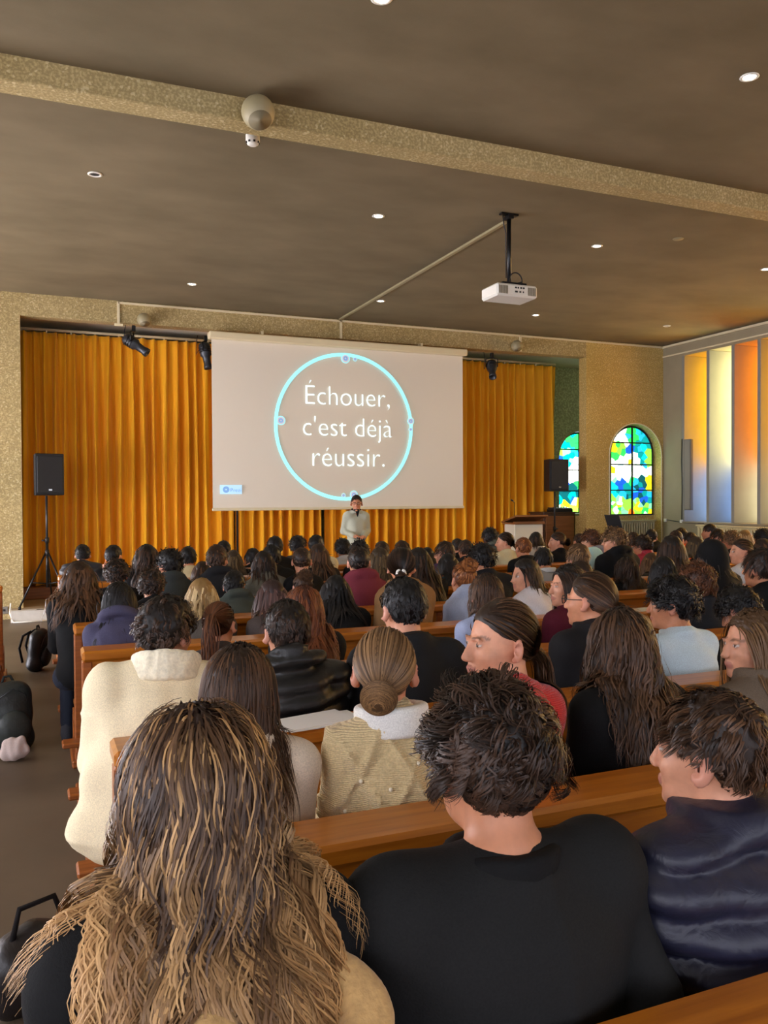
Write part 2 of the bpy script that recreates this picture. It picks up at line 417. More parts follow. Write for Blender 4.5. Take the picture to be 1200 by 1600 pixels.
def stained_window(name, cx, r, zs, z0, y, n_seed, seed, label, bars, mirror=False, boost=1.0):
    R = random.Random(seed); root = empty(name, (cx, y, z0))
    top = zs + r - z0; out = [(p[0] - cx, p[1] - z0) for p in arch_poly(cx, r, zs, z0, 16)]
    MB().add([(p[0], 0.012, p[1]) for p in out] + [(p[0], 0.03, p[1]) for p in out],
             [tuple(range(len(out))), tuple(range(2 * len(out) - 1, len(out) - 1, -1))]).build('lead_backing', M_LEAD, root)
    seeds = []
    tries = 0
    while len(seeds) < n_seed and tries < 9000:
        tries += 1
        x, z = R.uniform(-r, r), R.uniform(0, top)
        if z > zs - z0 and math.hypot(x, z - (zs - z0)) > r: continue
        v = z / top
        dmin = (0.056 if v < 0.2 else 0.074) * (1.0 if len(seeds) < 80 else 0.8)
        if all(math.hypot((x - a) * 1.0, (z - c) * (0.8 if v > 0.2 else 1.0)) > dmin for a, c in seeds): seeds.append((x, z))
    gap = 0.0035
    for x, z in seeds:
        poly = [(-r, 0.0)] + out[1:-1] + [(r, 0.0)]
        for a, c in seeds:
            d = math.hypot(a - x, c - z)
            if (a, c) == (x, z) or d > 0.6: continue
            nx, ny = (a - x) / d, (c - z) / d
            poly = clip(poly, (a + x) / 2 - nx * gap, (c + z) / 2 - ny * gap, nx, ny)
            if len(poly) < 3: break
        if len(poly) < 3: continue
        u = (x + r) / (2 * r); u = 1 - u if mirror else u
        nm = glass_colour(u, z / top, R)
        st = GLASS * (1.5 if nm == 'white' else 1.0) * boost
        o = MB().prism(poly, -0.004, 0.014).build('pane', mat_emit('glass_' + nm + ('_stage' if mirror else ''), PALETTE[nm], st), root)
    MB().box(-0.013, 0.013, -0.03, 0.03, 0, top - 0.01).build('mullion', M_LEAD, root)
    for zb in bars:
        hw = r if zb < zs else math.sqrt(max(0.0, r * r - (zb - zs) ** 2))
        MB().box(-hw, hw, -0.025, 0.03, zb - z0 - 0.012, zb - z0 + 0.012).build('glazing_bar', M_LEAD, root)
    MB().tube([(p[0] * 0.985, 0.0, p[1] * 0.99) for p in out], 0.02, 6, closed=True).build('frame', M_LEAD, root)
    return struct(root, label, 'window')
stained_window('window_1', 10.505, 0.50, 2.50, 1.315, 12.79, 150, 3, 'arched stained glass window with white hill beside the fin wall', (1.775, 2.262, 2.675))
stained_window('window_2', 10.72, 0.58, 2.45, 1.32, YS + 0.16, 110, 5, 'arched blue and green stained glass window half hidden behind the pier', (1.78, 2.22, 2.66), True, 2.2)
MB().box(AX - AR, XR, W + 0.195, W + WT + 0.1, 1.295, 1.318).build('window_sill', M_CONC, wall_pier)

# ------------------------------------------------------------------ ceiling fittings
def downlight(x, y, label, lit=True):
    r = empty('ceiling_spotlight', (x, y, H))
    MB().lathe([(0.040, -0.001), (0.062, -0.001), (0.064, -0.006), (0.05, -0.012), (0.040, -0.004)], 24, caps=False).build('trim_ring', M_WHITE, r)
    MB().lathe([(0.0, -0.0035), (0.041, -0.0035), (0.041, -0.0015), (0.0, -0.0015)], 20).build('bulb_face', mat_emit('spot_bulb', (255, 240, 214), 60.0) if lit else M_BLACK, r)
    if lit:
        L = bpy.data.lights.new('spot_lamp', 'SPOT'); L.energy = SPOT_W; L.color = (1.0, 0.90, 0.76)
        L.spot_size = math.radians(130); L.spot_blend = 0.8; L.shadow_soft_size = 0.04
        lo = bpy.data.objects.new('spot_lamp', L); COL.objects.link(lo); lo.parent = r; lo.location = (0, 0, -0.02)
    tag(r, label, 'ceiling light', 'recessed ceiling spotlights')
for x, y, lb in ((3.26, 7.85, 'lit recessed ceiling spot nearest the projector conduit, behind the beam'),
                 (5.96, 7.85, 'lit recessed ceiling spot to the right of the projector mount'),
                 (8.55, 7.85, 'lit recessed ceiling spot at the right picture edge'),
                 (1.98, 11.25, 'lit recessed ceiling spot above the left curtain half'),
                 (4.68, 11.2, 'lit recessed ceiling spot beside the ceiling conduit near the stage'),
                 (7.31, 11.17, 'lit recessed ceiling spot between projector and stage wall'),
                 (4.54, 4.31, 'large bright recessed ceiling spot in front of the beam'),
                 (1.87, 4.44, 'recessed ceiling spot at the very top edge of the picture')):
    downlight(x, y, lb)
downlight(0.53, 7.78, 'unlit dark recessed ceiling spot left of the ball speaker', False)
downlight(9.83, 11.07, 'unlit dark recessed ceiling spot near the fin wall corner', False)
downlight(-0.8, 11.2, 'recessed ceiling spot over the left aisle near the stage')
for x, y, lb in ((-0.8, 4.4, 'over the aisle'), (7.2, 4.3, 'over the middle pews'), (9.9, 4.3, 'beside the fin wall'), (3.2, 0.8, 'above the camera'), (5.9, 0.8, 'right of the camera'), (0.5, 0.8, 'left of the camera'), (8.6, 0.8, 'far right of the camera')):
    downlight(x, y, 'recessed ceiling spot out of the picture ' + lb)
o = MB().lathe([(0.0, -0.008), (0.055, -0.008), (0.06, 0.0)], 20).build('ceiling_cover_plate', M_IVORY, None, None); o.location = (6.64, 7.30, H)
tag(o, 'small pale round cover plate on the ceiling right of the projector', 'cover plate')
r = empty('smoke_detector', (1.62, 6.47, H))
MB().lathe([(0.05, 0.0), (0.055, -0.01), (0.055, -0.055), (0.045, -0.08), (0.03, -0.09), (0.0, -0.09)], 24).build('housing', M_WHITE, r)
for a in range(8):
    t = 2 * math.pi * a / 8
    MB().box(-0.008, 0.008, 0.046, 0.054, -0.076, -0.062, M=Matrix.Rotation(t, 4, 'Z')).build('vent_slot', M_BLACK, r)
tag(r, 'white round smoke detector hanging behind the beam', 'smoke detector')

def ball_speaker(loc, r, look, label, arm):
    root = empty('ball_speaker', loc)
    d = Vector(look).normalized(); q = d.to_track_quat('Z', 'Y').to_matrix().to_4x4()
    cut = 0.72
    prof = [(r * math.sin(a), -r * math.cos(a)) for a in np.linspace(0, math.pi - math.acos(cut), 16)]
    prof[0] = (0.0, -r)
    MB().lathe(prof, 28, q, caps=False).build('shell', M_IVORY, root)
    rr = r * math.sqrt(1 - cut * cut)
    MB().lathe([(rr * 1.0, cut * r), (rr * 0.9, cut * r - 0.004), (0.0, cut * r - 0.005)], 24, q).build('grille', M_GRILLE, root)
    MB().tube([(0, 0, 0), arm], 0.014, 8).build('bracket', M_IVORY, root)
    tag(root, label, 'loudspeaker')
ball_speaker((1.49, 5.79, 4.375), 0.118, (0.03, -0.5, -0.86), 'large cream ball speaker fixed on the ceiling beam', (0.0, 0.13, 0.03))
ball_speaker((1.50, 12.45, 4.24), 0.10, (0.1, -0.4, -0.9), 'small cream ball speaker on the lintel above the left stage light', (0, 0.16, 0.02))
ball_speaker((7.76, 12.45, 4.275), 0.10, (0.1, -0.4, -0.9), 'small cream ball speaker on the lintel right of the screen', (0, 0.16, 0.02))

# cable conduits
c = MB().box(4.52, 4.56, 7.5, W, H - 0.025, H)
tag(c.build('ceiling_conduit', M_IVORY), 'pale cable conduit running from the projector mount to the stage wall', 'conduit')
c = MB().box(1.15, XR - 0.03, W - 0.025, W, H - 0.045, H - 0.015, 0.003)
c.box(1.14, 1.175, W - 0.025, W, 4.17, H - 0.015); c.box(1.10, 1.215, W - 0.035, W, 4.15, 4.185)
c.box(4.55, 4.585, W - 0.025, W, 4.21, H - 0.015); c.box(7.90, 7.935, W - 0.025, W, 4.215, H - 0.015)
tag(c.build('lintel_conduit', M_CREAM), 'cream cable conduit along the lintel top with three drops', 'conduit')

# projector on its ceiling mount
pr = empty('projector', (4.46, 7.3, H))
MB().box(-0.10, 0.10, -0.03, 0.03, -0.02, 0, 0.004).box(-0.03, 0.03, -0.05, 0.05, -0.06, -0.02, 0.004).build('ceiling_plate', M_BLACKM, pr)
MB().tube([(0, 0, -0.05), (0, 0, -0.70)], 0.022, 12).build('pole', M_BLACKM, pr)
MB().tube([(-0.07, 0.0, -0.02), (-0.06, 0, -0.12), (-0.03, 0.01, -0.2), (-0.028, 0.01, -0.65)], 0.006, 6).build('cable', M_BLACK, pr)
loopp = [(0.06 + 0.075 * math.cos(a), -0.03, -0.68 + 0.085 * math.sin(a)) for a in np.linspace(0, 2 * math.pi, 20)]
MB().tube(loopp + [(0.03, -0.05, -0.72), (-0.02, -0.1, -0.735)], 0.007, 6).build('cable_loop', M_BLACK, pr)
MB().box(-0.14, 0.14, -0.11, 0.11, -0.735, -0.715, 0.004).build('mount_bracket', M_BLACKM, pr)
pb = MB().box(-0.235, 0.235, -0.16, 0.16, -0.87, -0.745, 0.018).build('projector_body', M_WHITE, pr)
for i in range(9):
    MB().box(-0.215 + i * 0.012, -0.208 + i * 0.012, -0.163, -0.158, -0.85, -0.77).build('vent_slot', M_GRILLE, pb)
for i, (x, z, w_) in enumerate(((-0.03, -0.79, 0.02), (0.0, -0.79, 0.015), (0.03, -0.79, 0.02), (0.06, -0.79, 0.02), (-0.03, -0.83, 0.03), (0.02, -0.83, 0.02), (0.06, -0.83, 0.012))):
    MB().box(x, x + w_, -0.164, -0.158, z, z + 0.016).build('port', M_BLACK, pb)
for i in range(8):
    MB().box(0.12 + i * 0.012, 0.127 + i * 0.012, -0.163, -0.158, -0.85, -0.77).build('vent_slot', M_GRILLE, pb)
MB().lathe([(0.05, 0), (0.05, 0.03), (0.04, 0.035), (0.0, 0.03)], 20, Matrix.Translation((0.08, 0.16, -0.81)) @ Matrix.Rotation(-math.pi / 2, 4, 'X')).build('lens', M_BLACK, pb)
tag(pr, 'white projector hanging from the ceiling on a black pole', 'projector')

# ------------------------------------------------------------------ screen with the projected slide
SX0, SX1, SZ0, SZ1 = 2.478, 6.722, 1.50, 4.06
SY = 12.50
scr = empty('projection_screen', ((SX0 + SX1) / 2, SY, SZ0))
hw = (SX1 - SX0) / 2
MB().box(-hw - 0.05, hw + 0.05, -0.09, 0.07, SZ1 - SZ0 - 0.02, SZ1 - SZ0 + 0.09, 0.015).build('housing', M_CREAM, scr)
fab = MB(); nx = 24
gx = np.linspace(-hw, hw, nx + 1); gz = np.linspace(0, SZ1 - SZ0, 13)
vv = [(x, 0.012 * math.sin(3.2 * x / hw) * (1 - z / 2.6) + (0.004 if 1 else 0), z) for z in gz for x in gx]
ff = [(k * (nx + 1) + j, k * (nx + 1) + j + 1, (k + 1) * (nx + 1) + j + 1, (k + 1) * (nx + 1) + j) for k in range(12) for j in range(nx)]
vv2 = [(p[0], p[1] + 0.004, p[2]) for p in vv]; N0 = len(vv)
fab.add(vv + vv2, ff + [tuple(i + N0 for i in reversed(q)) for q in ff], True)
fab.build('fabric', M_SCREEN, scr)
MB().box(-hw - 0.01, hw + 0.01, -0.02, 0.025, -0.03, 0.012, 0.006).build('bottom_bar', M_CREAM, scr)
for x in (-1.35, 1.35): MB().box(x - 0.02, x + 0.02, -0.02, 0.1, SZ1 - SZ0 + 0.085, SZ1 - SZ0 + 0.15).build('hanger', M_CREAM, scr)
tag(scr, 'large pale projection screen hanging before the curtain showing a French slide', 'projection screen')
M_RING = mat_emit('slide_cyan', (150, 232, 244), 0.85); M_TEXT = mat_emit('slide_white', (226, 248, 252), 0.9)
M_BADGE = mat_emit('slide_badge_blue', (168, 206, 232), 0.75); M_BADGE2 = mat_emit('slide_badge_grey', (196, 188, 196), 0.6)
M_BADGET = mat_emit('slide_badge_text', (120, 160, 205), 0.6)
def scr_pt(px, py):
    p = at_y(px, py, SY - 0.03); return p[0] - (SX0 + SX1) / 2, p[2] - SZ0
def slide_ring(cx, cz, r0, r1, mat, n=72, name='slide_ring', y=-0.022):
    m = MB(); v = []; f = []
    for k in range(n):
        a = 2 * math.pi * k / n
        for (r, yy) in ((r0, y), (r1, y), (r1, y + 0.003), (r0, y + 0.003)): v.append((cx + r * math.cos(a), yy, cz + r * math.sin(a)))
    for k in range(n):
        a, c_ = k * 4, ((k + 1) % n) * 4
        for j in range(4): f.append((a + j, c_ + j, c_ + (j + 1) % 4, a + (j + 1) % 4))
    m.add(v, f); return m.build(name, mat, scr)
cx, cz = scr_pt(540.5, 667); x1, _ = scr_pt(645, 660); rr = x1 - cx
slide_ring(cx, cz, rr * 0.955, rr, M_RING)
def badge(px, py, r):
    x, z = scr_pt(px, py)
    slide_ring(x, z, 0.0001, r * 0.78, M_BADGE2, 24, 'slide_badge', -0.026); slide_ring(x, z, r * 0.82, r, M_RING, 24, 'slide_badge_rim', -0.027)
    slide_ring(x, z, r * 0.2, r * 0.5, M_BADGET, 16, 'slide_badge_icon', -0.029)
for px, py, r in ((540, 560, 0.075), (555, 561, 0.035), (439, 657, 0.07), (642, 658, 0.06), (642, 671, 0.035), (537, 774, 0.035), (553, 773, 0.065)): badge(px, py, r)
def text_part(body, px, py, wpx, mat, name, parent, y=-0.024, wide=None):
    cu = bpy.data.curves.new(name, 'FONT'); cu.body = body; cu.align_x = 'CENTER'; cu.extrude = 0.0015; cu.offset = -0.019; cu.resolution_u = 4
    t = bpy.data.objects.new(name + '_tmp', cu); COL.objects.link(t)
    bpy.context.view_layer.update()
    me = bpy.data.meshes.new_from_object(t.evaluated_get(bpy.context.evaluated_depsgraph_get()))
    bpy.data.objects.remove(t)
    co = np.empty(len(me.vertices) * 3); me.vertices.foreach_get('co', co); co = co.reshape(-1, 3)
    s = wpx / (co[:, 0].max() - co[:, 0].min()); mx = (co[:, 0].max() + co[:, 0].min()) / 2
    out = np.stack([(co[:, 0] - mx) * s, -co[:, 2], co[:, 1] * s * (wide or 1.0)], 1)
    me.vertices.foreach_set('co', out.ravel()); me.update(); me.name = name
    me.materials.clear()
    return link(name, me, mat, parent, (px, y, py))
for body, x0, x1_, base in (('Échouer,', 478, 609, 634), ("c'est déjà", 474, 613, 682), ('réussir.', 489, 601, 729)):
    a, z = scr_pt(x0, base); c_, z2 = scr_pt(x1_, base)
    text_part(body, (a + c_) / 2, (z + z2) / 2, c_ - a, M_TEXT, 'slide_text', scr, wide=1.06)
a, z = scr_pt(344, 772); c_, z1 = scr_pt(378, 758)
MB().box(a, c_, -0.027, -0.022, z, z1, 0.0).build('slide_logo', M_BADGE, scr)
slide_ring(a + 0.09, (z + z1) / 2, 0.012, 0.05, M_BADGET, 20, 'slide_logo_icon', -0.031)
text_part('Prezi', a + 0.238, (z + z1) / 2 - 0.035, 0.155, mat_emit('slide_logo_ink', (64, 110, 180), 0.3), 'slide_logo_text', scr, -0.032)

# ------------------------------------------------------------------ curtain
CY = 13.72
def curtain(x0, x1, label, seed, name='stage_curtain'):
    R = np.random.RandomState(seed); L = x1 - x0; n = int(L / 0.0125); zs = np.concatenate([np.linspace(0, 3.2, 9), np.linspace(3.35, 3.86, 6)])
    root = empty(name, ((x0 + x1) / 2, CY, 0.34))
    x = np.linspace(0, L, n + 1)
    ph = np.cumsum(0.0125 * 2 * np.pi / np.interp(x, np.linspace(0, L, 24), R.uniform(0.12, 0.24, 24)))
    amp = np.interp(x, np.linspace(0, L, 30), R.uniform(0.06, 0.13, 30))
    v = []
    for z in zs:
        t = np.clip((z - 2.6) / 1.25, 0, 1)
        low = (1 - 0.12 * z / 3.8)
        w = amp * low * (np.sign(np.sin(ph)) * np.abs(np.sin(ph)) ** 0.75) * (1 - 0.55 * t) + 0.022 * t * np.sin(2.0 * ph + 0.7) + 0.012 * np.sin(2.7 * ph + z * 0.5) * (1 - t)
        sway = 0.015 * np.sin(1.3 * z + ph * 0.21)
        v.append(np.stack([x - L / 2 + sway * np.sin(ph), w, np.full_like(x, z)], 1))
    v = np.concatenate(v); m = n + 1
    f = [(k * m + j, k * m + j + 1, (k + 1) * m + j + 1, (k + 1) * m + j) for k in range(len(zs) - 1) for j in range(n)]
    o = MB().add(v, f, True).build('drape', M_CURTAIN, root)
    o.modifiers.new('thickness', 'SOLIDIFY').thickness = 0.004
    MB().tube([(-L / 2, 0, 3.90), (L / 2, 0, 3.90)], 0.022, 8).build('curtain_rail', M_CREAM, root)
    for k in range(int(L / 0.35)):
        MB().box(-L / 2 + 0.1 + k * 0.35, -L / 2 + 0.12 + k * 0.35, -0.01, 0.01, 3.85, 3.90).build('hook', M_CREAM, root)
    tag(root, label, 'curtain', 'ochre velvet stage curtains')
px_x = lambda px: at_y(px, 830, CY)[0]
curtain(-0.25, px_x(366), 'ochre velvet stage curtain left of the presenter, behind the left loudspeaker', 1)
curtain(px_x(368.5), px_x(505), 'narrow ochre velvet curtain panel beneath the left half of the screen', 2)
curtain(px_x(508), 9.42, 'ochre velvet stage curtain behind presenter and lectern', 4)
M_POLE = M_DGREY
o = MB().tube([(px_x(367.3), CY - 0.17, 0.332), (px_x(367.3), CY - 0.17, 4.2)], 0.018, 8).build('curtain_gap_post', M_POLE)
tag(o, 'thin grey upright post in the narrow gap between curtains', 'post')

# ------------------------------------------------------------------ stage equipment
def loudspeaker(name, loc, rz, label, s=1.0):
    r = empty(name, loc, rz)
    poly = [(-0.19, -0.17), (-0.12, 0.17), (0.12, 0.17), (0.19, -0.17)]
    m = MB(); v = [(p[0] * s, p[1] * s, z * s) for z in (0.0, 0.56) for p in poly]
    m.add(v, [(3, 2, 1, 0), (4, 5, 6, 7)] + [(j, (j + 1) % 4, (j + 1) % 4 + 4, j + 4) for j in range(4)])
    cab = m.build('cabinet', M_BLACK, r)
    bv = cab.modifiers.new('bevel', 'BEVEL'); bv.width = 0.012; bv.segments = 2
    MB().box(-0.17 * s, 0.17 * s, -0.19 * s, -0.168 * s, 0.03 * s, 0.53 * s, 0.01).build('grille', mat_plain('black_grille', (30, 30, 32), 0.75, bmp=0.5, scale=400), r)
    MB().box(-0.022, 0.022, -0.195 * s, -0.188 * s, 0.06, 0.085).build('badge', M_CHROME, r)
    tag(r, label, 'loudspeaker'); return r
def tripod(loc, h, label, rz=0.3):
    r = empty('speaker_stand', loc, rz)
    MB().tube([(0, 0, 0.28), (0, 0, 0.95)], 0.02, 12).build('pole', M_BLACKM, r)
    MB().tube([(0, 0, 0.9), (0, 0, h)], 0.0155, 12).build('pole_extension', M_DGREY, r)
    MB().lathe([(0.03, 0.9), (0.03, 0.97)], 12).build('collar', M_BLACK, r)
    MB().lathe([(0.028, 0.72), (0.028, 0.80)], 12).build('leg_hub', M_BLACK, r)
    MB().tube([(0.02, 0, 0.93), (0.07, 0, 0.93)], 0.012, 8).build('knob', M_BLACK, r)
    for k in range(3):
        a = 2 * math.pi * k / 3; c_, s_ = math.cos(a), math.sin(a)
        MB().tube([(0.02 * c_, 0.02 * s_, 0.76), (0.38 * c_, 0.38 * s_, 0.03)], 0.013, 8).build('leg', M_BLACKM, r)
        MB().tube([(0.01 * c_, 0.01 * s_, 0.33), (0.21 * c_, 0.21 * s_, 0.36)], 0.009, 6).build('brace', M_BLACKM, r)
        MB().lathe([(0.02, 0.0), (0.02, 0.04)], 10, Matrix.Translation((0.38 * c_, 0.38 * s_, 0))).build('rubber_foot', M_BLACK, r)
    tag(r, label, 'speaker stand'); return r
tripod((0.165, 12.45, 0.156), 1.55, 'black tripod speaker stand at the stage corner by the left pillar', math.radians(200))
loudspeaker('loudspeaker', (0.165, 12.45, 1.712), 0.25, 'black loudspeaker on a tripod before the curtain beside the left pillar', 1.02)
tripod((8.62, 12.58, 0.15), 1.60, 'black tripod speaker stand between lectern and cabinet', 0.0)
loudspeaker('loudspeaker', (8.62, 12.58, 1.756), -0.1, 'black loudspeaker on a tripod beside the stained glass window', 1.02)

def stage_light(loc, aim, label, barrel=True):
    r = empty('stage_light', loc)
    q = Vector(aim).normalized().to_track_quat('Z', 'Y').to_matrix().to_4x4()
    MB().lathe([(0.0, -0.16), (0.06, -0.16), (0.085, -0.13), (0.085, 0.03), (0.06, 0.06), (0.055, 0.16), (0.065, 0.20), (0.065, 0.24), (0.05, 0.24), (0.045, 0.2), (0.0, 0.2)], 18, q).build('housing', M_DGREY, r)
    arm = [tuple(q @ Vector((sx * 0.10, 0, -0.03))) for sx in (-1, 1)]
    MB().tube([arm[0], (arm[0][0] * 1.05, arm[0][1], 0.15), (0, 0, 0.19), (arm[1][0] * 1.05, arm[1][1], 0.15), arm[1]], 0.010, 6).build('yoke', M_BLACKM, r)
    MB().box(-0.025, 0.025, -0.025, 0.025, 0.17, 0.26, 0.005).build('clamp', M_BLACKM, r)
    for k in range(3):
        MB().lathe([(0.09, -0.10 + 0.035 * k), (0.092, -0.095 + 0.035 * k), (0.092, -0.085 + 0.035 * k), (0.09, -0.08 + 0.035 * k)], 18, q).build('cooling_rib', M_BLACKM, r)
    MB().tube([tuple(q @ Vector((0, 0, -0.16))), (-0.14, 0.02, -0.02), (-0.12, 0.05, 0.2), (-0.1, 0.1, 0.28)], 0.006, 6).build('cable', M_BLACK, r)
    tag(r, label, 'stage light')
stage_light((1.36, 12.52, 3.90), (0.75, -0.25, -0.55), 'black profile stage light hanging from the lintel left of the screen')
stage_light((7.30, 12.52, 3.88), (-0.25, -0.55, -0.7), 'black stage light hanging from the lintel right of the screen')
stage_light((2.43, 12.72, 3.86), (0.15, -0.1, -0.95), 'black stage light half hidden behind the upper left screen corner')

# lectern
lc = empty('lectern', (7.97, 12.55, 0.15), -0.05)
MB().box(-0.28, 0.28, -0.15, 0.22, 0.0, 1.03, 0.01).build('body', mat_plain('white_lectern_panel', (232, 224, 200), 0.5), lc)
MB().prism([(-0.30, 1.03), (0.30, 1.03), (0.30, 1.06), (-0.30, 1.06)], -0.20, 0.26).build('top_frame', M_BROWNWOOD, lc)
m = MB(); m.box(-0.32, 0.32, -0.27, 0.27, -0.016, 0.016, 0.005, Matrix.Translation((0, 0.0, 1.12)) @ Matrix.Rotation(-0.22, 4, 'X')); m.build('reading_top', M_BROWNWOOD, lc)
MB().box(-0.29, 0.29, -0.19, -0.12, 1.06, 1.08).build('ledge', M_BROWNWOOD, lc)
goose = MB().tube([(-0.1, 0.2, 1.14), (-0.10, 0.18, 1.30), (-0.14, 0.1, 1.40), (-0.22, 0.02, 1.44)], 0.007, 8).build('gooseneck', M_CHROME, lc)
MB().tube([(-0.22, 0.02, 1.44), (-0.27, -0.02, 1.455)], 0.014, 8).build('microphone', M_BLACK, goose)
tag(lc, 'white lectern with brown slanted top and gooseneck microphone', 'lectern')
# cabinet with equipment
cb = empty('stage_cabinet', (9.06, 13.05, 0.15))
x0, x1_, d, hh = -0.37, 0.33, 0.45, 1.20
MB().box(x0, x1_, -0.02, d, 0, hh, 0.006).build('carcass', M_DARKWOOD, cb)
cbd = MB().box(x0 + 0.035, x1_ - 0.035, -0.04, -0.018, 0.05, hh - 0.05, 0.004).build('door', M_BROWNWOOD, cb)
MB().box(x0 - 0.02, x1_ + 0.02, -0.05, d + 0.02, hh, hh + 0.025, 0.005).build('top', M_DARKWOOD, cb)
MB().tube([(x1_ - 0.07, -0.05, 0.62), (x1_ - 0.07, -0.05, 0.72)], 0.008, 6).build('handle', M_CHROME, cbd)
tag(cb, 'tall brown wooden cabinet on the stage below the half-hidden stained window', 'cabinet')
mx = empty('mixer_box', (9.16, 13.2, 1.375))
MB().box(-0.2, 0.2, -0.14, 0.14, 0, 0.05, 0.006).build('body', M_BLACK, mx)
MB().box(-0.19, 0.19, -0.13, 0.13, 0.05, 0.075, 0.006, Matrix.Rotation(0.05, 4, 'X')).build('panel', M_DGREY, mx)
for k in range(6): MB().lathe([(0.01, 0.075), (0.008, 0.095), (0, 0.095)], 8, Matrix.Translation((-0.15 + 0.06 * k, 0, 0))).build('knob', M_BLACK, mx)
tag(mx, 'flat black equipment box lying on top of the stage cabinet', 'audio mixer')
# music stand by the pier
ms = empty('music_stand', (9.25, 11.75, 0.0), 0.4)
MB().tube([(0, 0, 0.02), (0, 0, 1.12)], 0.012, 8).build('pole', M_BLACKM, ms)
for k in range(3):
    a = 2 * math.pi * k / 3
    MB().tube([(0, 0, 0.22), (0.28 * math.cos(a), 0.28 * math.sin(a), 0.012)], 0.009, 6).build('leg', M_BLACKM, ms)
MB().box(-0.15, 0.15, -0.006, 0.006, -0.13, 0.13, 0.003, Matrix.Translation((0.02, 0, 1.22)) @ Matrix.Rotation(1.45, 4, 'Z') @ Matrix.Rotation(-0.45, 4, 'X')).build('desk', M_DGREY, ms)
MB().box(-0.22, 0.22, -0.05, 0.0, -0.01, 0.0, 0.0, Matrix.Translation((0.0, -0.0, 1.11)) @ Matrix.Rotation(1.15, 4, 'Z')).build('ledge', M_BLACKM, ms)
tag(ms, 'black tilted music stand before the pebbly pier', 'music stand')

# radiators
def radiator(name, loc, rz, L, h, n, mat, label):
    r = empty(name, loc, rz)
    me = MB().box(-L / n * 0.36, L / n * 0.36, -0.045, 0.045, 0.06, h - 0.06, 0.012).mesh('radiator_fin')
    for k in range(n): link('radiator_fin', me, mat, r, (-L / 2 + L * (k + 0.5) / n, 0, 0))
    MB().box(-L / 2, L / 2, -0.03, 0.03, h - 0.09, h - 0.05).box(-L / 2, L / 2, -0.03, 0.03, 0.05, 0.09).build('header_pipe', mat, r)
    MB().box(-L / 2 - 0.02, L / 2 + 0.02, -0.06, 0.06, h - 0.045, h - 0.02, 0.004).build('top_shelf', mat, r)
    for s_ in (-1, 1): MB().box(s_ * (L / 2 - 0.04) - 0.02, s_ * (L / 2 - 0.04) + 0.02, -0.03, 0.03, 0, 0.07).build('foot', mat, r)
    tag(r, label, 'radiator')
radiator('radiator', (10.36, 12.49, 0), 0, 0.84, 1.235, 15, M_RAD, 'olive ribbed radiator under the arched stained glass window')
radiator('radiator', (10.98, 10.3, 0), math.pi / 2, 2.5, 1.165, 34, M_RAD2, 'long cream ribbed radiator under the fin windows')
# column loudspeaker / panel at the first fin, cable and boxes
cs = empty('wall_panel_heater', (XR - 0.03, 11.885, 1.40))
MB().box(-0.04, 0.02, -0.085, 0.085, 0, 1.30, 0.008).build('casing', mat_plain('grey_panel_casing', (110, 104, 96), 0.6), cs)
MB().box(-0.045, -0.038, -0.065, 0.065, 0.02, 1.28).build('grille', mat_plain('grey_panel_cloth', (134, 126, 116), 0.8), cs)
tag(cs, 'tall narrow grey panel mounted on the first window fin', 'wall panel')
cc = MB().tube([(XR - 0.01, 12.09, 2.72), (XR - 0.012, 12.1, 2.3), (XR - 0.01, 12.085, 1.8), (XR - 0.012, 12.095, 1.2)], 0.008, 6)
tag(cc.build('wall_cable', M_BLACK), 'thin black cable running down beside the grey wall panel', 'cable')
cc = MB().tube([(XR - 0.012, 12.55, 1.215), (XR - 0.012, 12.3, 1.19), (XR - 0.012, 12.0, 1.165), (XR - 0.05, 11.5, 1.165)], 0.008, 6)
tag(cc.build('wall_cable', M_BLACK), 'thin black cable sagging along the wall under the fins', 'cable')
for nm, c_, lab in (('junction_box', (XR - 0.02, 12.52, 1.2), 'small white junction box in the corner by the fin wall'),
                    ('junction_box', (XR - 0.02, 12.09, 1.19), 'small white junction box below the grey wall panel')):
    o = MB().box(-0.02, 0.02, -0.03, 0.03, -0.03, 0.03, 0.006).build(nm, M_WHITE); o.location = c_; tag(o, lab, 'junction box')
o = MB().box(-0.035, 0.035, -0.02, 0.02, -0.045, 0.045, 0.008).build('wall_switch', M_WHITE); o.location = (10.88, 12.79, 1.12); tag(o, 'small white switch box right of the olive radiator', 'switch')
o = MB().box(-0.05, 0.05, -0.02, 0.0, -0.05, 0.05, 0.006).build('wall_socket', mat_plain('grey_socket', (120, 116, 108), 0.5)); o.location = (-0.27 - 0.12, W, 0.13); tag(o, 'grey wall socket at the foot of the left pillar', 'socket')
MB().box(-0.015, 0.015, -0.024, -0.018, -0.015, 0.015).build('socket_hole', M_BLACK, o)
cc = MB().tube([(-0.30, 12.35, 0.25), (-0.315, 12.3, 0.12), (-0.27, 12.17, 0.01), (-0.1, 12.13, 0.012), (0.2, 12.15, 0.012)], 0.010, 6)
tag(cc.build('floor_cable', M_WHITE), 'white cable curling round the stage corner by the left pillar', 'cable')

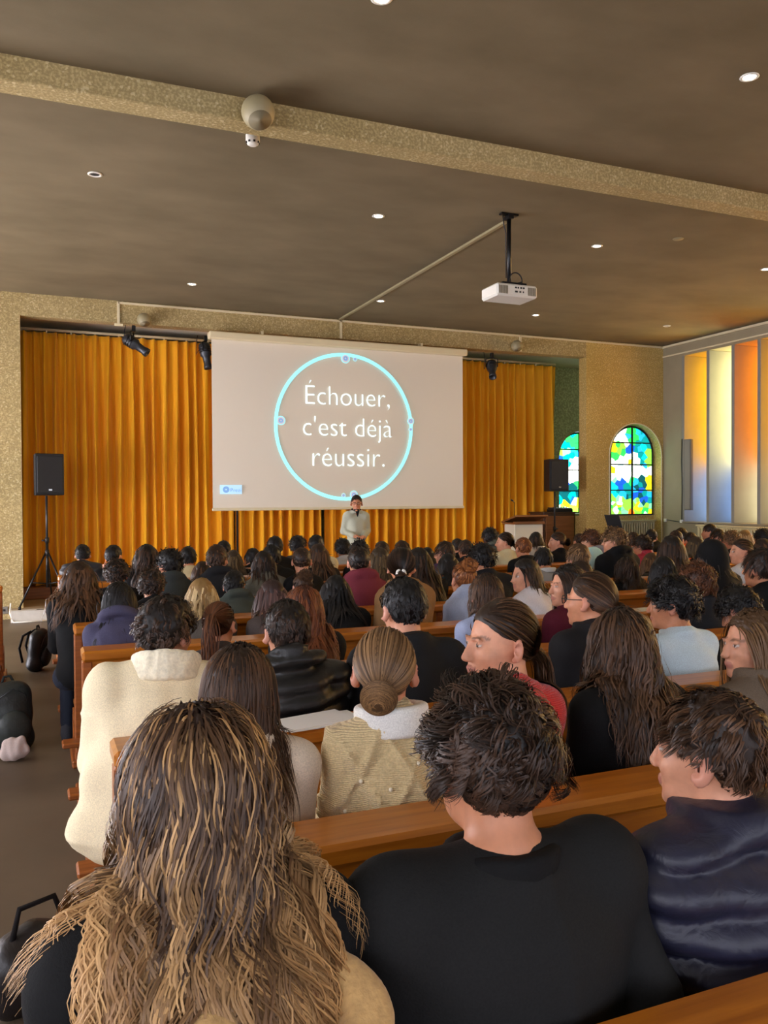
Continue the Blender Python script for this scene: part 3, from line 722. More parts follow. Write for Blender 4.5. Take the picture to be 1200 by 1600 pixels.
# ------------------------------------------------------------------ pews
R0, PITCH_Y = 0.83, 0.92          # near edge of the first back rail, row spacing
ROW = {c: R0 + PITCH_Y * i for i, c in enumerate('ABCDEFGHIJ')}
PEW_X0 = 0.22
def pew_meshes(L):
    rail = MB().box(0, L, 0.0, 0.185, 0.815, 0.87, 0.012).mesh('top_rail')
    board = MB().box(0.02, L - 0.02, 0.03, 0.06, 0.36, 0.815, 0.005).mesh('back_board')
    seat = MB().box(0.01, L - 0.01, 0.09, 0.50, 0.285, 0.325, 0.01).mesh('seat')
    end = MB().box(0, 0.05, 0.02, 0.10, 0.0, 0.815, 0.006).box(0, 0.05, 0.10, 0.40, 0.24, 0.285, 0.006).box(0, 0.05, 0.34, 0.42, 0.0, 0.24, 0.006).mesh('end_frame')
    foot = MB().box(-0.02, 0.07, -0.02, 0.50, 0.0, 0.045, 0.008).mesh('foot_runner')
    kneel = MB().box(-0.08, L, -0.17, -0.05, 0.17, 0.20, 0.008).mesh('kneeler')
    kleg = MB().box(0, 0.05, -0.15, 0.02, 0.13, 0.17, 0.006).mesh('kneeler_bracket')
    return rail, board, seat, end, foot, kneel, kleg
def pews(x0, x1, rows, group, labeler, ends):
    ms_ = pew_meshes(x1 - x0); L = x1 - x0
    for row in rows:
        r = empty('pew', (x0, ROW[row], 0))
        link('top_rail', ms_[0], M_PEW, r); link('back_board', ms_[1], M_PEW, r); link('seat', ms_[2], M_PEW, r)
        for xe in (0.0, L / 2, L - 0.05):
            link('end_frame', ms_[3], M_PEWD, r, (xe, 0, 0)); link('foot_runner', ms_[4], M_PEWD, r, (xe, 0, 0))
            link('kneeler_bracket', ms_[6], M_PEWD, r, (xe, 0, 0))
        if row != 'A': link('kneeler', ms_[5], M_PEWD, r)
        tag(r, labeler(row), 'pew', group)
ORD = dict(zip('ABCDEFGHIJ', 'first second third fourth fifth sixth seventh eighth ninth tenth'.split()))
pews(PEW_X0, 5.2, 'ABCDEFGHIJ', 'pews of the block beside the aisle', lambda r: 'orange varnished wooden pew of the left block, %s row from the camera' % ORD[r], True)
pews(5.32, 10.2, 'CDEFGHIJ', 'pews of the block by the fin wall', lambda r: 'orange varnished wooden pew of the right block, %s row from the camera' % ORD[r], True)
pews(-4.2, -0.27, 'GHI', 'pews beyond the aisle', lambda r: 'orange varnished wooden pew across the aisle by the left pillar, %s row from the camera' % ORD[r], True)

# ------------------------------------------------------------------ people: continuous bodies grown from distance fields
def smin(a, b, k):
    h = np.clip(0.5 + 0.5 * (b - a) / k, 0, 1); return b + (a - b) * h - k * h * (1 - h)

class Field:
    def __init__(s, xs, ys, zs):
        s.x, s.y, s.z = [np.asarray(a, np.float32) for a in (xs, ys, zs)]
        s.d = np.full((len(xs), len(ys), len(zs)), 0.15, np.float32)
    def block(s, lo, hi, m):
        sl = []
        for a, l, h in zip((s.x, s.y, s.z), lo, hi):
            i0 = max(0, int(np.searchsorted(a, l - m)) - 1); i1 = min(len(a), int(np.searchsorted(a, h + m)) + 1)
            sl.append(slice(i0, i1))
        return tuple(sl)
    def pts(s, sl): return s.x[sl[0]][:, None, None], s.y[sl[1]][None, :, None], s.z[sl[2]][None, None, :]
    def put(s, sl, d, k, op):
        c = s.d[sl]
        if op == 'add': s.d[sl] = smin(c, d, k) if k > 0 else np.minimum(c, d)
        else: s.d[sl] = -smin(-c, d, k) if k > 0 else np.maximum(c, -d)
    def ell(s, c, r, R=None, k=0.03, op='add'):
        c = np.asarray(c, float); r = np.asarray(r, float); m = max(r) if R is not None else None
        ext = np.array([m] * 3) if m else r
        sl = s.block(c - ext, c + ext, k + 0.035)
        X, Y, Z = s.pts(sl); X = X - c[0]; Y = Y - c[1]; Z = Z - c[2]
        if R is not None: X, Y, Z = (R[0, i] * X + R[1, i] * Y + R[2, i] * Z for i in range(3))
        k0 = np.sqrt((X / r[0]) ** 2 + (Y / r[1]) ** 2 + (Z / r[2]) ** 2)
        k1 = np.sqrt((X / r[0] ** 2) ** 2 + (Y / r[1] ** 2) ** 2 + (Z / r[2] ** 2) ** 2) + 1e-6
        s.put(sl, (k0 * (k0 - 1) / k1).astype(np.float32), k, op)
    def cap(s, a, b, ra, rb=None, k=0.03, op='add', flat=None):
        rb = ra if rb is None else rb; a = np.asarray(a, float); b = np.asarray(b, float); m = max(ra, rb)
        sl = s.block(np.minimum(a, b) - m, np.maximum(a, b) + m, k + 0.035)
        X, Y, Z = s.pts(sl); ba = b - a; L = float(ba @ ba) + 1e-9
        t = np.clip(((X - a[0]) * ba[0] + (Y - a[1]) * ba[1] + (Z - a[2]) * ba[2]) / L, 0, 1)
        d = np.sqrt((X - a[0] - ba[0] * t) ** 2 + (Y - a[1] - ba[1] * t) ** 2 + (Z - a[2] - ba[2] * t) ** 2) - (ra + (rb - ra) * t)
        s.put(sl, d.astype(np.float32), k, op)
    def ring(s, c, R, Rot, h, w, k=0.01, sx=1.0):
        c = np.asarray(c, float); m = R + h + w
        sl = s.block(c - m, c + m, k + 0.03); X, Y, Z = s.pts(sl); X = X - c[0]; Y = Y - c[1]; Z = Z - c[2]
        X, Y, Z = (Rot[0, i] * X + Rot[1, i] * Y + Rot[2, i] * Z for i in range(3))
        q = np.abs(np.sqrt((X / sx) ** 2 + Y * Y) - R)
        d = np.sqrt(np.maximum(q - w * 0.4, 0) ** 2 + np.maximum(np.abs(Z) - h, 0) ** 2) - w * 0.6
        s.put(sl, d.astype(np.float32), k, 'add')

def surface(fl):
    """naive surface nets on a rectilinear grid -> verts, quads"""
    d = fl.d; ins = d < 0
    nx, ny, nz = d.shape
    cnt = np.zeros((nx - 1, ny - 1, nz - 1), np.int8)
    for i in (0, 1):
        for j in (0, 1):
            for k in (0, 1): cnt += ins[i:nx - 1 + i, j:ny - 1 + j, k:nz - 1 + k]
    act = (cnt > 0) & (cnt < 8)
    idx = np.full(act.shape, -1, np.int64); I, J, K = np.nonzero(act); n = len(I); idx[I, J, K] = np.arange(n)
    acc = np.zeros((n, 3)); num = np.zeros(n)
    ax = (fl.x, fl.y, fl.z)
    corners = [(i, j, k) for i in (0, 1) for j in (0, 1) for k in (0, 1)]
    for a in corners:
        for axis in range(3):
            if a[axis]: continue
            b = list(a); b[axis] = 1
            da = d[I + a[0], J + a[1], K + a[2]]; db = d[I + b[0], J + b[1], K + b[2]]
            cr = (da < 0) != (db < 0); t = np.where(cr, da / (da - db + 1e-12), 0)
            pos = []
            for q, ii in enumerate((I, J, K)):
                pa = ax[q][ii + a[q]]; pb = ax[q][ii + b[q]]; pos.append(pa + (pb - pa) * t)
            acc += np.stack(pos, 1) * cr[:, None]; num += cr
    v = acc / np.maximum(num, 1)[:, None]
    quads = []
    for axis in range(3):
        sh = [slice(None)] * 3; sh2 = [slice(None)] * 3
        sh[axis] = slice(0, -1); sh2[axis] = slice(1, None)
        a_, b_ = ins[tuple(sh)], ins[tuple(sh2)]
        ch = a_ != b_
        o1, o2 = [q for q in range(3) if q != axis]
        E = np.stack(np.nonzero(ch), 1)
        ok = (E[:, o1] > 0) & (E[:, o2] > 0) & (E[:, o1] < d.shape[o1] - 1) & (E[:, o2] < d.shape[o2] - 1)
        E = E[ok]
        if len(E) == 0: continue
        def cell(d1, d2):
            c = E.copy(); c[:, o1] -= d1; c[:, o2] -= d2; return idx[c[:, 0], c[:, 1], c[:, 2]]
        q = np.stack([cell(1, 1), cell(0, 1), cell(0, 0), cell(1, 0)], 1)
        flip = a_[E[:, 0], E[:, 1], E[:, 2]]
        if axis == 1: flip = ~flip
        q[~flip] = q[~flip][:, ::-1]
        quads.append(q)
    return v, np.concatenate(quads) if quads else np.zeros((0, 4), np.int64)

def np_mesh(name, v, q, attr=None, smooth=True):
    me = bpy.data.meshes.new(name); k = q.shape[1]
    me.vertices.add(len(v)); me.vertices.foreach_set('co', np.ascontiguousarray(v, np.float32).ravel())
    me.loops.add(len(q) * k); me.loops.foreach_set('vertex_index', np.ascontiguousarray(q, np.int32).ravel())
    me.polygons.add(len(q)); me.polygons.foreach_set('loop_start', np.arange(0, len(q) * k, k, dtype=np.int32))
    me.polygons.foreach_set('use_smooth', np.full(len(q), smooth))
    if attr:
        for an, arr in attr.items():
            a = me.attributes.new(an, 'FLOAT_COLOR', 'POINT'); a.data.foreach_set('color', np.ascontiguousarray(arr, np.float32).ravel())
    me.update(calc_edges=True); return me

def axis_grid(lo, hi, coarse, fines):
    """grid line positions with finer spacing in the given spans"""
    out = [lo]; p = lo
    while p < hi:
        h = coarse
        for (a, b, f) in fines:
            if a - coarse <= p <= b: h = min(h, f)
        p += h; out.append(p)
    return np.array(out)

def rotm(yaw, pitch, roll):
    return np.array((Matrix.Rotation(yaw, 3, 'Z') @ Matrix.Rotation(pitch, 3, 'X') @ Matrix.Rotation(roll, 3, 'Y')))

class Pose:
    def __init__(s, lean=0.0, yaw=0.0, pitch=0.0, roll=0.0, arms='lap', wid=1.0, stand=False, twist=0.0):
        s.wid, s.arms, s.stand = wid, arms, stand
        s.key = (round(lean, 2), round(yaw, 2), round(pitch, 2), round(roll, 2), arms, wid, stand)
        s.bkey = (round(lean, 2), arms, wid, stand)
        V = lambda *a: np.array(a, float)
        s.P = V(0, 0, 0.97) if stand else V(0, 0, 0.53)
        d1 = V(0, math.sin(lean - 0.04), math.cos(lean - 0.04)); l2 = lean * 1.45 + 0.05; d2 = V(0, math.sin(l2), math.cos(l2))
        s.d1, s.d2, s.l2 = d1, d2, l2
        s.C = s.P + 0.27 * d1; s.N = s.C + 0.225 * d2
        ln = l2 * 0.55 + 0.04
        s.Hc = s.N + 0.150 * V(0, math.sin(ln), math.cos(ln)) + V(0, 0.022, 0)
        s.HR = rotm(yaw, pitch - 0.25 * lean, roll)
        w = wid
        s.S = [s.N + V(sx * 0.165 * w, -0.005, 0) - 0.05 * d2 for sx in (-1, 1)]
        if stand:
            s.E = [V(-0.222 * w, -0.04, 1.19), V(0.222 * w, -0.04, 1.19)]
            s.Wr = [V(-0.075, 0.20, 1.10), V(0.075, 0.20, 1.11)]
            s.Hd = [(V(0.55, 0.75, 0.05), V(0, 0, 1)), (V(-0.55, 0.75, 0.05), V(0, 0, 1))]
            s.hip = [V(sx * 0.09, 0, 0.93) for sx in (-1, 1)]; s.knee = [V(sx * 0.11, 0.02, 0.51) for sx in (-1, 1)]
            s.ank = [V(sx * 0.12, -0.02, 0.09) for sx in (-1, 1)]
        else:
            if arms == 'lap':
                s.E = [s.S[i] + V(sx * 0.014, 0.06 + 0.08 * lean, -0.27) for i, sx in enumerate((-1, 1))]
                s.Wr = [V(sx * 0.10, 0.30 + 0.3 * lean, 0.66) for sx in (-1, 1)]
                s.Hd = [(V(-sx * 0.35, 0.9, -0.1), V(0, 0, 1)) for sx in (-1, 1)]
            elif arms == 'face':
                s.E = [s.S[i] + V(sx * 0.03, 0.20, -0.21) for i, sx in enumerate((-1, 1))]
                s.Wr = [s.Hc + V(sx * 0.085, 0.10, -0.19) for sx in (-1, 1)]
                s.Hd = [(V(-sx * 0.1, -0.05, 1), V(0, 1, 0)) for sx in (-1, 1)]
            else:  # 'raise': hand beside the head on one side, as in waving or clapping
                s.E = [s.S[0] + V(-0.12, 0.16, -0.17), s.S[1] + V(0.014, 0.06, -0.27)]
                s.Wr = [s.S[0] + V(-0.10, 0.26, 0.04), V(0.10, 0.30, 0.66)]
                s.Hd = [(V(0.1, 0.0, 1), V(1, 0, 0)), (V(-0.35, 0.9, -0.1), V(0, 0, 1))]
            s.hip = [V(sx * 0.085, 0.02, 0.50) for sx in (-1, 1)]; s.knee = [V(sx * 0.10, 0.445, 0.485) for sx in (-1, 1)]
            s.ank = [V(sx * 0.10, 0.29, 0.095) for sx in (-1, 1)]
        s.top = s.Hc[2] + 0.122

def head_prims(f, p):
    H = lambda x, y, z: p.Hc + p.HR @ np.array((x, y, z), float)
    R = p.HR
    f.cap(p.N - 0.03 * p.d2 + np.array((0, -0.012, 0)), H(0, -0.022, -0.05), 0.060, 0.053, 0.02)
    f.ell(H(0, -0.015, 0.028), (0.076, 0.096, 0.094), R, 0.02)
    f.ell(H(0, 0.032, -0.035), (0.060, 0.066, 0.080), R, 0.03)
    f.ell(H(0, 0.045, -0.085), (0.042, 0.045, 0.034), R, 0.025)
    f.ell(H(0, 0.084, -0.100), (0.018, 0.014, 0.014), R, 0.015)
    for sx in (-1, 1):
        f.ell(H(sx * 0.038, 0.062, -0.025), (0.022, 0.024, 0.022), R, 0.02)
        f.ell(H(sx * 0.031, 0.101, 0.008), (0.018, 0.012, 0.010), R, 0.012, 'sub')
        f.ell(H(sx * 0.031, 0.080, 0.007), (0.013, 0.013, 0.012), R, 0.003)
        f.cap(H(sx * 0.015, 0.096, 0.024), H(sx * 0.048, 0.084, 0.024), 0.006, 0.004, 0.01)
        E = R @ rotm(sx * -0.55, 0.15, 0)
        f.ell(H(sx * 0.086, -0.012, -0.008), (0.010, 0.023, 0.035), E, 0.008)
        f.ell(H(sx * 0.094, -0.005, -0.004), (0.008, 0.011, 0.018), E, 0.004, 'sub')
        f.ell(H(sx * 0.078, -0.002, -0.036), (0.007, 0.009, 0.010), E, 0.006)
        f.ell(H(sx * 0.010, 0.107, -0.036), (0.008, 0.008, 0.006), R, 0.006)
    f.cap(H(0, 0.094, 0.012), H(0, 0.115, -0.030), 0.007, 0.0105, 0.012)
    f.ell(H(0, 0.097, -0.060), (0.022, 0.010, 0.0055), R, 0.006); f.ell(H(0, 0.095, -0.071), (0.019, 0.010, 0.006), R, 0.006)

def hand_prims(f, p, i):
    w = p.Wr[i]; d, up = p.Hd[i]; d = d / np.linalg.norm(d); up = up - d * (up @ d); up /= np.linalg.norm(up); s = np.cross(d, up)
    thumb = -1 if i == 0 else 1
    f.cap(w, w + d * 0.045, 0.026, 0.030, 0.015); f.cap(w + d * 0.03 - s * 0.022, w + d * 0.075 - s * 0.026, 0.016, 0.013, 0.012); f.cap(w + d * 0.03 + s * 0.022, w + d * 0.075 + s * 0.026, 0.016, 0.013, 0.012)
    for j, L in enumerate((0.062, 0.074, 0.070, 0.055)):
        o = s * (-0.031 + 0.0205 * j); a = w + d * 0.078 + o
        m = a + d * L * 0.5 + o * 0.12 - up * 0.010; e = m + d * L * 0.42 - up * 0.022
        f.cap(a, m, 0.0095, 0.0085, 0.004); f.cap(m, e, 0.0085, 0.0072, 0.004)
    a = w + d * 0.02 - s * thumb * -0.03; m = a + d * 0.035 + s * thumb * 0.022 - up * 0.006; e = m + d * 0.030 - up * 0.006
    f.cap(a, m, 0.0125, 0.0105, 0.008); f.cap(m, e, 0.0105, 0.008, 0.004)

def torso_prims(f, p, g=0.0, neck=True, drape=0.0, trap=0.015):
    w = p.wid; up = lambda a, x, y, z: a + np.array((x, y, z))
    R1 = rotm(0, -(p.l2), 0)
    f.ell(up(p.P, 0, 0.0, 0.0), (0.162 * w + g, 0.115 + g, 0.11 + g), None, 0.05)
    f.ell(p.P + 0.13 * p.d1, (0.142 * w + g + drape, 0.104 + g, 0.14 + g), R1, 0.06)
    f.ell(p.C - 0.01 * p.d2, (0.160 * w + g, 0.112 + g, 0.16 + g), R1, 0.06)
    f.ell(p.C + 0.10 * p.d2 + np.array((0, -0.015, 0)), (0.168 * w + g, 0.096 + g, 0.105 + g), R1, 0.05)
    for i in (0, 1):
        f.cap(p.N + trap * p.d2 + np.array((0, -0.02, 0)), p.S[i], 0.048 + g * 0.6, 0.050 + g, 0.04)

def arm_prims(f, p, g=0.0, short=False):
    for i in (0, 1):
        e = p.S[i] + (p.E[i] - p.S[i]) * (0.72 if short else 1.0)
        f.cap(p.S[i], e, 0.052 + g, 0.041 + g, 0.04)
        if not short: f.cap(p.E[i], p.Wr[i], 0.040 + g, 0.028 + g * 0.8, 0.025)

def leg_prims(f, p, g=0.0):
    for i in (0, 1):
        f.cap(p.hip[i], p.knee[i], 0.078 + g, 0.056 + g, 0.04); f.cap(p.knee[i], p.ank[i], 0.055 + g, 0.036 + g, 0.03)

def foot_prims(f, p, g=0.0):
    for i in (0, 1):
        a = p.ank[i]; t = a + np.array((0, 0.15, -0.055)); h = a + np.array((0, -0.035, -0.055))
        f.cap(h, t, 0.036 + g, 0.032 + g, 0.02); f.cap(a, a + np.array((0, 0.02, -0.04)), 0.038 + g, 0.04 + g, 0.02)

def bounds(p, y1=None):
    ys = [q[1] for q in p.Wr + p.ank + p.knee] + [p.Hc[1], p.P[1]]
    return (-0.42, 0.42), (min(ys) - 0.27, max(ys) + 0.30), (-0.005, p.top + 0.03)

CACHE = {}
def body_mesh(p, hi):
    key = ('body', p.key, hi)
    if key in CACHE: return CACHE[key]
    bx, by, bz = bounds(p); c, hf = (0.032, 0.0060 if hi == 2 else 0.0090) if hi else (0.045, 0.0165)
    hx, hy, hz = p.Hc
    fx = [(hx - 0.115, hx + 0.115, hf * 1.0)]; fy = [(hy - 0.125, hy + 0.14, hf)]; fz = [(hz - 0.14, hz + 0.14, hf)]
    if p.stand:
        fx.append((-0.13, 0.13, 0.007)); fy.append((0.17, 0.36, 0.007)); fz.append((1.03, 1.18, 0.007))
    f = Field(axis_grid(*bx, c, fx), axis_grid(*by, c, fy), axis_grid(*bz, c, fz))
    torso_prims(f, p, -0.006); arm_prims(f, p, -0.004); leg_prims(f, p, -0.006); foot_prims(f, p, -0.006)
    for i in (0, 1): hand_prims(f, p, i)
    head_prims(f, p)
    v, q = surface(f)
    L = (v - p.Hc) @ p.HR
    col = np.zeros((len(v), 4))
    def paint(mask, c, a): col[mask] = (*c, a)
    x, y, z = np.abs(L[:, 0]), L[:, 1], L[:, 2]
    inh = (y > 0.05) & (z > -0.12) & (z < 0.1)
    paint(inh & (((x / 0.024) ** 2 + ((z + 0.065) / 0.012) ** 2) < 1) & (y > 0.085), (0.42, 0.14, 0.12), 0.7)
    e = ((x - 0.031) / 0.012) ** 2 + ((z - 0.007) / 0.0052) ** 2
    paint(inh & (e < 1), (0.75, 0.72, 0.68), 0.9)
    paint(inh & ((((x - 0.031) / 0.006) ** 2 + ((z - 0.007) / 0.006) ** 2) < 1), (0.03, 0.018, 0.01), 1.0)
    paint(inh & (np.abs(z - 0.0285 + 0.10 * np.abs(x - 0.035)) < 0.0034) & (x > 0.014) & (x < 0.052), (0.05, 0.03, 0.02), 0.65)
    ear = (x > 0.079) & (np.abs(z) < 0.05) & (np.abs(y) < 0.05)
    paint(ear, (0.62, 0.25, 0.19), 0.45)
    me = np_mesh('person', v, q, {'paint': col}); CACHE[key] = me; return me

GARMENT = dict(sweater=dict(g=0.016, col=0.012), tee=dict(g=0.012, col=0.008, short=True), hoodie=dict(g=0.022, hood=1, col=0.012),
               jacket=dict(g=0.026, col=0.032, drape=0.01), puffer=dict(g=0.034, col=0.04, quilt=0.075, drape=0.015),
               puffhood=dict(g=0.034, col=0.02, quilt=0.075, hood=1, drape=0.015), coat=dict(g=0.034, col=0.045, drape=0.03, skirt=1),
               jackhood=dict(g=0.028, col=0.02, hood=1, drape=0.015), knit=dict(g=0.026, col=0.010, drape=0.02, cable=1), crew=dict(g=0.030, col=0.012, drape=0.02, cz=-0.036, trap=-0.02, ridge=1), sherpa=dict(g=0.040, col=0.03, drape=0.075, skirt=1, seam=1), hoodup=dict(g=0.026, hood=0, col=0.0, up=1))
def folds(X, Y, Z, amp, seed):
    R = np.random.RandomState(seed); o = 0
    for _ in range(5):
        k = R.normal(0, 1, 3) * np.array((22, 18, 11)); ph = R.uniform(0, 6.28)
        o = o + np.sin(X * k[0] + Y * k[1] + Z * k[2] + ph + 1.5 * np.sin(9 * X + 7 * Z + ph))
    return o * amp / 3

def garment_mesh(p, kind, hi, seed=0):
    key = ('garment', p.key if kind == 'hoodup' else p.bkey, kind, hi, seed if hi else seed % 2)
    if key in CACHE: return CACHE[key]
    G = GARMENT[kind]; g = G['g']
    bx, by, bz = bounds(p); c = (0.0115 if hi == 2 else 0.016) if hi else 0.030
    if kind == 'hoodup' or p.arms != 'lap': pass
    z0 = (0.80 if p.stand else 0.34)
    f = Field(axis_grid(bx[0] - 0.04, bx[1] + 0.04, c, []), axis_grid(by[0], by[1], c, []), axis_grid(z0, bz[1] + 0.04, c, []))
    torso_prims(f, p, g, True, G.get('drape', 0), G.get('trap', 0.015)); arm_prims(f, p, g, G.get('short', False))
    if G.get('skirt'): f.ell(p.P + np.array((0, -0.01, -0.02)), ((0.235 if kind == 'sherpa' else 0.185) * p.wid + g, 0.125 + g, 0.16), None, 0.05)
    nR = rotm(0, -p.l2 * 0.8, 0)
    if G['col'] > 0: f.ring(p.N + (0.022 + G.get('cz', 0)) * p.d2 + np.array((0, -0.004, 0)), 0.068 + g * 0.35, nR, G['col'], 0.016 + g * 0.2, 0.012)
    if G.get('hood'):
        b = p.N + np.array((0, -0.02, 0))
        f.ell(b - 0.045 * p.d2 + np.array((0, -0.085, 0)), (0.128, 0.052, 0.105), rotm(0, -p.l2 - 0.2, 0), 0.02)
        f.ring(b + 0.035 * p.d2 + np.array((0, -0.020, 0)), 0.098, rotm(0, -p.l2 - 0.45, 0), 0.018, 0.026, 0.02, 1.12)
    if G.get('ridge'):
        R_ = [p.N + np.array(q) for q in ((0.225, -0.05, -0.10), (0.235, -0.10, -0.22), (0.14, -0.155, -0.31), (-0.02, -0.175, -0.37), (-0.2, -0.15, -0.43))]
        for a_, b_ in zip(R_, R_[1:]): f.cap(a_, b_, 0.030, 0.030, 0.025)
    if G.get('up'):
        H = lambda x, y, z: p.Hc + p.HR @ np.array((x, y, z), float)
        f.ell(H(0, -0.03, 0.015), (0.112, 0.125, 0.135), p.HR, 0.03); f.cap(p.N + np.array((0, -0.03, 0)), H(0, -0.06, -0.06), 0.10, 0.09, 0.04)
        f.ell(H(0, 0.10, -0.02), (0.075, 0.09, 0.105), p.HR, 0.02, 'sub')
    X, Y, Z = np.meshgrid(f.x, f.y, f.z, indexing='ij', sparse=True)
    near = np.abs(f.d) < 0.05
    disp = folds(X, Y, Z, 0.006 if not G.get('quilt') else 0.004, seed + 3)
    if G.get('quilt'):
        q = G['quilt']; zz = Z + 0.15 * np.abs(Y - p.N[1]) + 0.02 * np.sin(6 * X + seed)
        disp = disp - 0.026 * np.abs(np.sin(np.pi * zz / q)) ** 0.7 + 0.016
    if G.get('ridge'): disp = disp - 0.004 * np.exp(-((X - 0.03 - 0.05 * (p.N[2] - Z)) / 0.008) ** 2)
    if G.get('seam'):
        zs_ = p.C[2] + 0.06; disp = disp - 0.006 * np.exp(-((Z - zs_ - 0.10 * np.abs(X)) / 0.008) ** 2) - 0.010 * np.exp(-((Z - 0.49) / 0.012) ** 2)
    if G.get('cable'):
        back = Y < p.C[1]
        u = X * 1.0; lat = np.minimum(np.abs(np.sin((u + (Z - 0.7) * 0.55) * np.pi / 0.13)), np.abs(np.sin((u - (Z - 0.7) * 0.55) * np.pi / 0.13)))
        disp = disp - 0.013 * np.exp(-(lat / 0.22) ** 2) - 0.002 * np.sin(Z * 2 * np.pi / 0.024)
    f.d = np.where(near, f.d + disp, f.d).astype(np.float32)
    v, q = surface(f)
    me = np_mesh('garment', v, q); CACHE[key] = me; return me

def legs_mesh(p, shoes=False):
    key = ('shoes' if shoes else 'trousers', p.bkey)
    if key in CACHE: return CACHE[key]
    bx, by, bz = bounds(p); c = 0.034 if not shoes else 0.022
    f = Field(axis_grid(-0.28, 0.28, c, []), axis_grid(by[0], by[1], c, []), axis_grid(-0.01, (1.12 if p.stand else 0.66) if not shoes else 0.2, c, []))
    if shoes: foot_prims(f, p, 0.006)
    else:
        f.ell(p.P, (0.162 * p.wid + 0.006, 0.12, 0.11), None, 0.04); leg_prims(f, p, 0.010)
    v, q = surface(f)
    if shoes: v[:, 2] = np.maximum(v[:, 2], 0.002)
    me = np_mesh('shoes' if shoes else 'trousers', v, q); CACHE[key] = me; return me

# ------------------------------------------------------------------ hair
CC = np.array((0, -0.015, 0.028)); CRAD = np.array((0.077, 0.097, 0.095))
def hairline(y, style):
    b = np.interp(y, [-0.12, -0.055, -0.036, -0.020, 0.02, 0.045, 0.07, 0.085], [-0.062, -0.060, -0.035, 0.018, 0.026, 0.045, 0.075, 0.082])
    return b
def scalp_roots(n, R, up=0.0):
    out = []
    while sum(map(len, out)) < n:
        u = R.normal(0, 1, (n * 3, 3)); u /= np.linalg.norm(u, axis=1)[:, None]
        p = CC + u * CRAD; ok = p[:, 2] > hairline(p[:, 1], None) + up * (p[:, 1] > -0.03); out.append(p[ok])
    return np.concatenate(out)[:n]

def unit(a): return a / (np.linalg.norm(a, axis=-1, keepdims=True) + 1e-9)

def strand_mesh(name, paths, rad, tone, tip=None, cap=None, ribbon=True, ctr=None):
    """paths (n,S,3) -> three-sided tapering locks; tone (n,) ; cap = (verts, quads)"""
    n, S, _ = paths.shape
    t = np.empty_like(paths); t[:, 1:-1] = paths[:, 2:] - paths[:, :-2]; t[:, 0] = paths[:, 1] - paths[:, 0]; t[:, -1] = paths[:, -1] - paths[:, -2]; t = unit(t)
    ref = unit(paths - paths.mean((0, 1)) + 1e-4); e1 = unit(np.cross(t, ref)); e2 = np.cross(t, e1)
    s = np.linspace(0, 1, S); prof = np.clip(1.15 - s ** 3 * 1.0, 0.12, 1)
    r = (rad[:, None] if np.ndim(rad) else rad) * prof[None, :] * np.ones((n, 1))
    vs = []
    if ribbon:
        if ctr is not None: ref = paths - ctr
        else: cc0 = paths.mean((0, 1)) + np.array((0, 0.12, 0)); ref = paths - cc0; ref[..., 2] = 0.3
        e1 = unit(np.cross(t, unit(ref))); e2 = np.cross(t, e1)
    K = 2 if ribbon else 3
    for a in ((0.0, math.pi) if ribbon else (0.0, 2.094, 4.189)): vs.append(paths + (e1 * math.cos(a) + e2 * math.sin(a)) * r[..., None])
    v = np.stack(vs, 2).reshape(-1, 3)
    i = (np.arange(n)[:, None] * S + np.arange(S - 1)[None, :]).reshape(-1) * K
    q = np.concatenate([np.stack([i + k, i + (k + 1) % K, i + K + (k + 1) % K, i + K + k], 1) for k in range(1 if ribbon else 3)])
    att = np.zeros((n, S, K, 4)); att[..., 0] = tone[:, None, None]; att[..., 1] = s[None, :, None]; att[..., 3] = 1
    att[..., 2] = (tip if tip is not None else np.zeros(n))[:, None, None]
    att = att.reshape(-1, 4)
    if cap is not None:
        cv, cq = cap; q = np.concatenate([q, cq + len(v)]); ca = np.zeros((len(cv), 4)); ca[:, 0] = 0.05; ca[:, 1] = 0.1; ca[:, 3] = 1
        v = np.concatenate([v, cv]); att = np.concatenate([att, ca])
    return np_mesh(name, v, q, {'hair': att})

def hair_cap(off, fine=False):
    """closed-looking skull cap that ends smoothly at the hairline"""
    nu, nv = (72, 26) if fine else (36, 12)
    th = np.linspace(0, 2 * np.pi, nu, endpoint=False); ph = np.linspace(0.0, np.pi * 0.9, 240)
    surf = lambda P_, T_: np.stack(np.broadcast_arrays(np.sin(P_) * np.cos(T_), np.sin(P_) * np.sin(T_), np.cos(P_)), -1)
    s0 = CC + surf(ph[:, None], th[None, :]) * CRAD
    bad = s0[..., 2] < hairline(s0[..., 1], None); last = np.where(bad.any(0), bad.argmax(0), 239); pm = ph[last]
    pm = (np.roll(pm, 1) + 2 * pm + np.roll(pm, -1)) / 4
    f_ = np.linspace(0, 1, nv)[:, None]; u = surf(f_ * pm[None, :], th[None, :] + 0 * f_)
    v = (CC + u * (CRAD + off * (1 - 0.75 * f_ ** 6)[..., None])).reshape(-1, 3)
    i, j = np.meshgrid(np.arange(nv - 1), np.arange(nu), indexing='ij'); i = i.ravel(); j = j.ravel(); k = (j + 1) % nu
    return v, np.stack([i * nu + j, i * nu + k, (i + 1) * nu + k, (i + 1) * nu + j], 1)

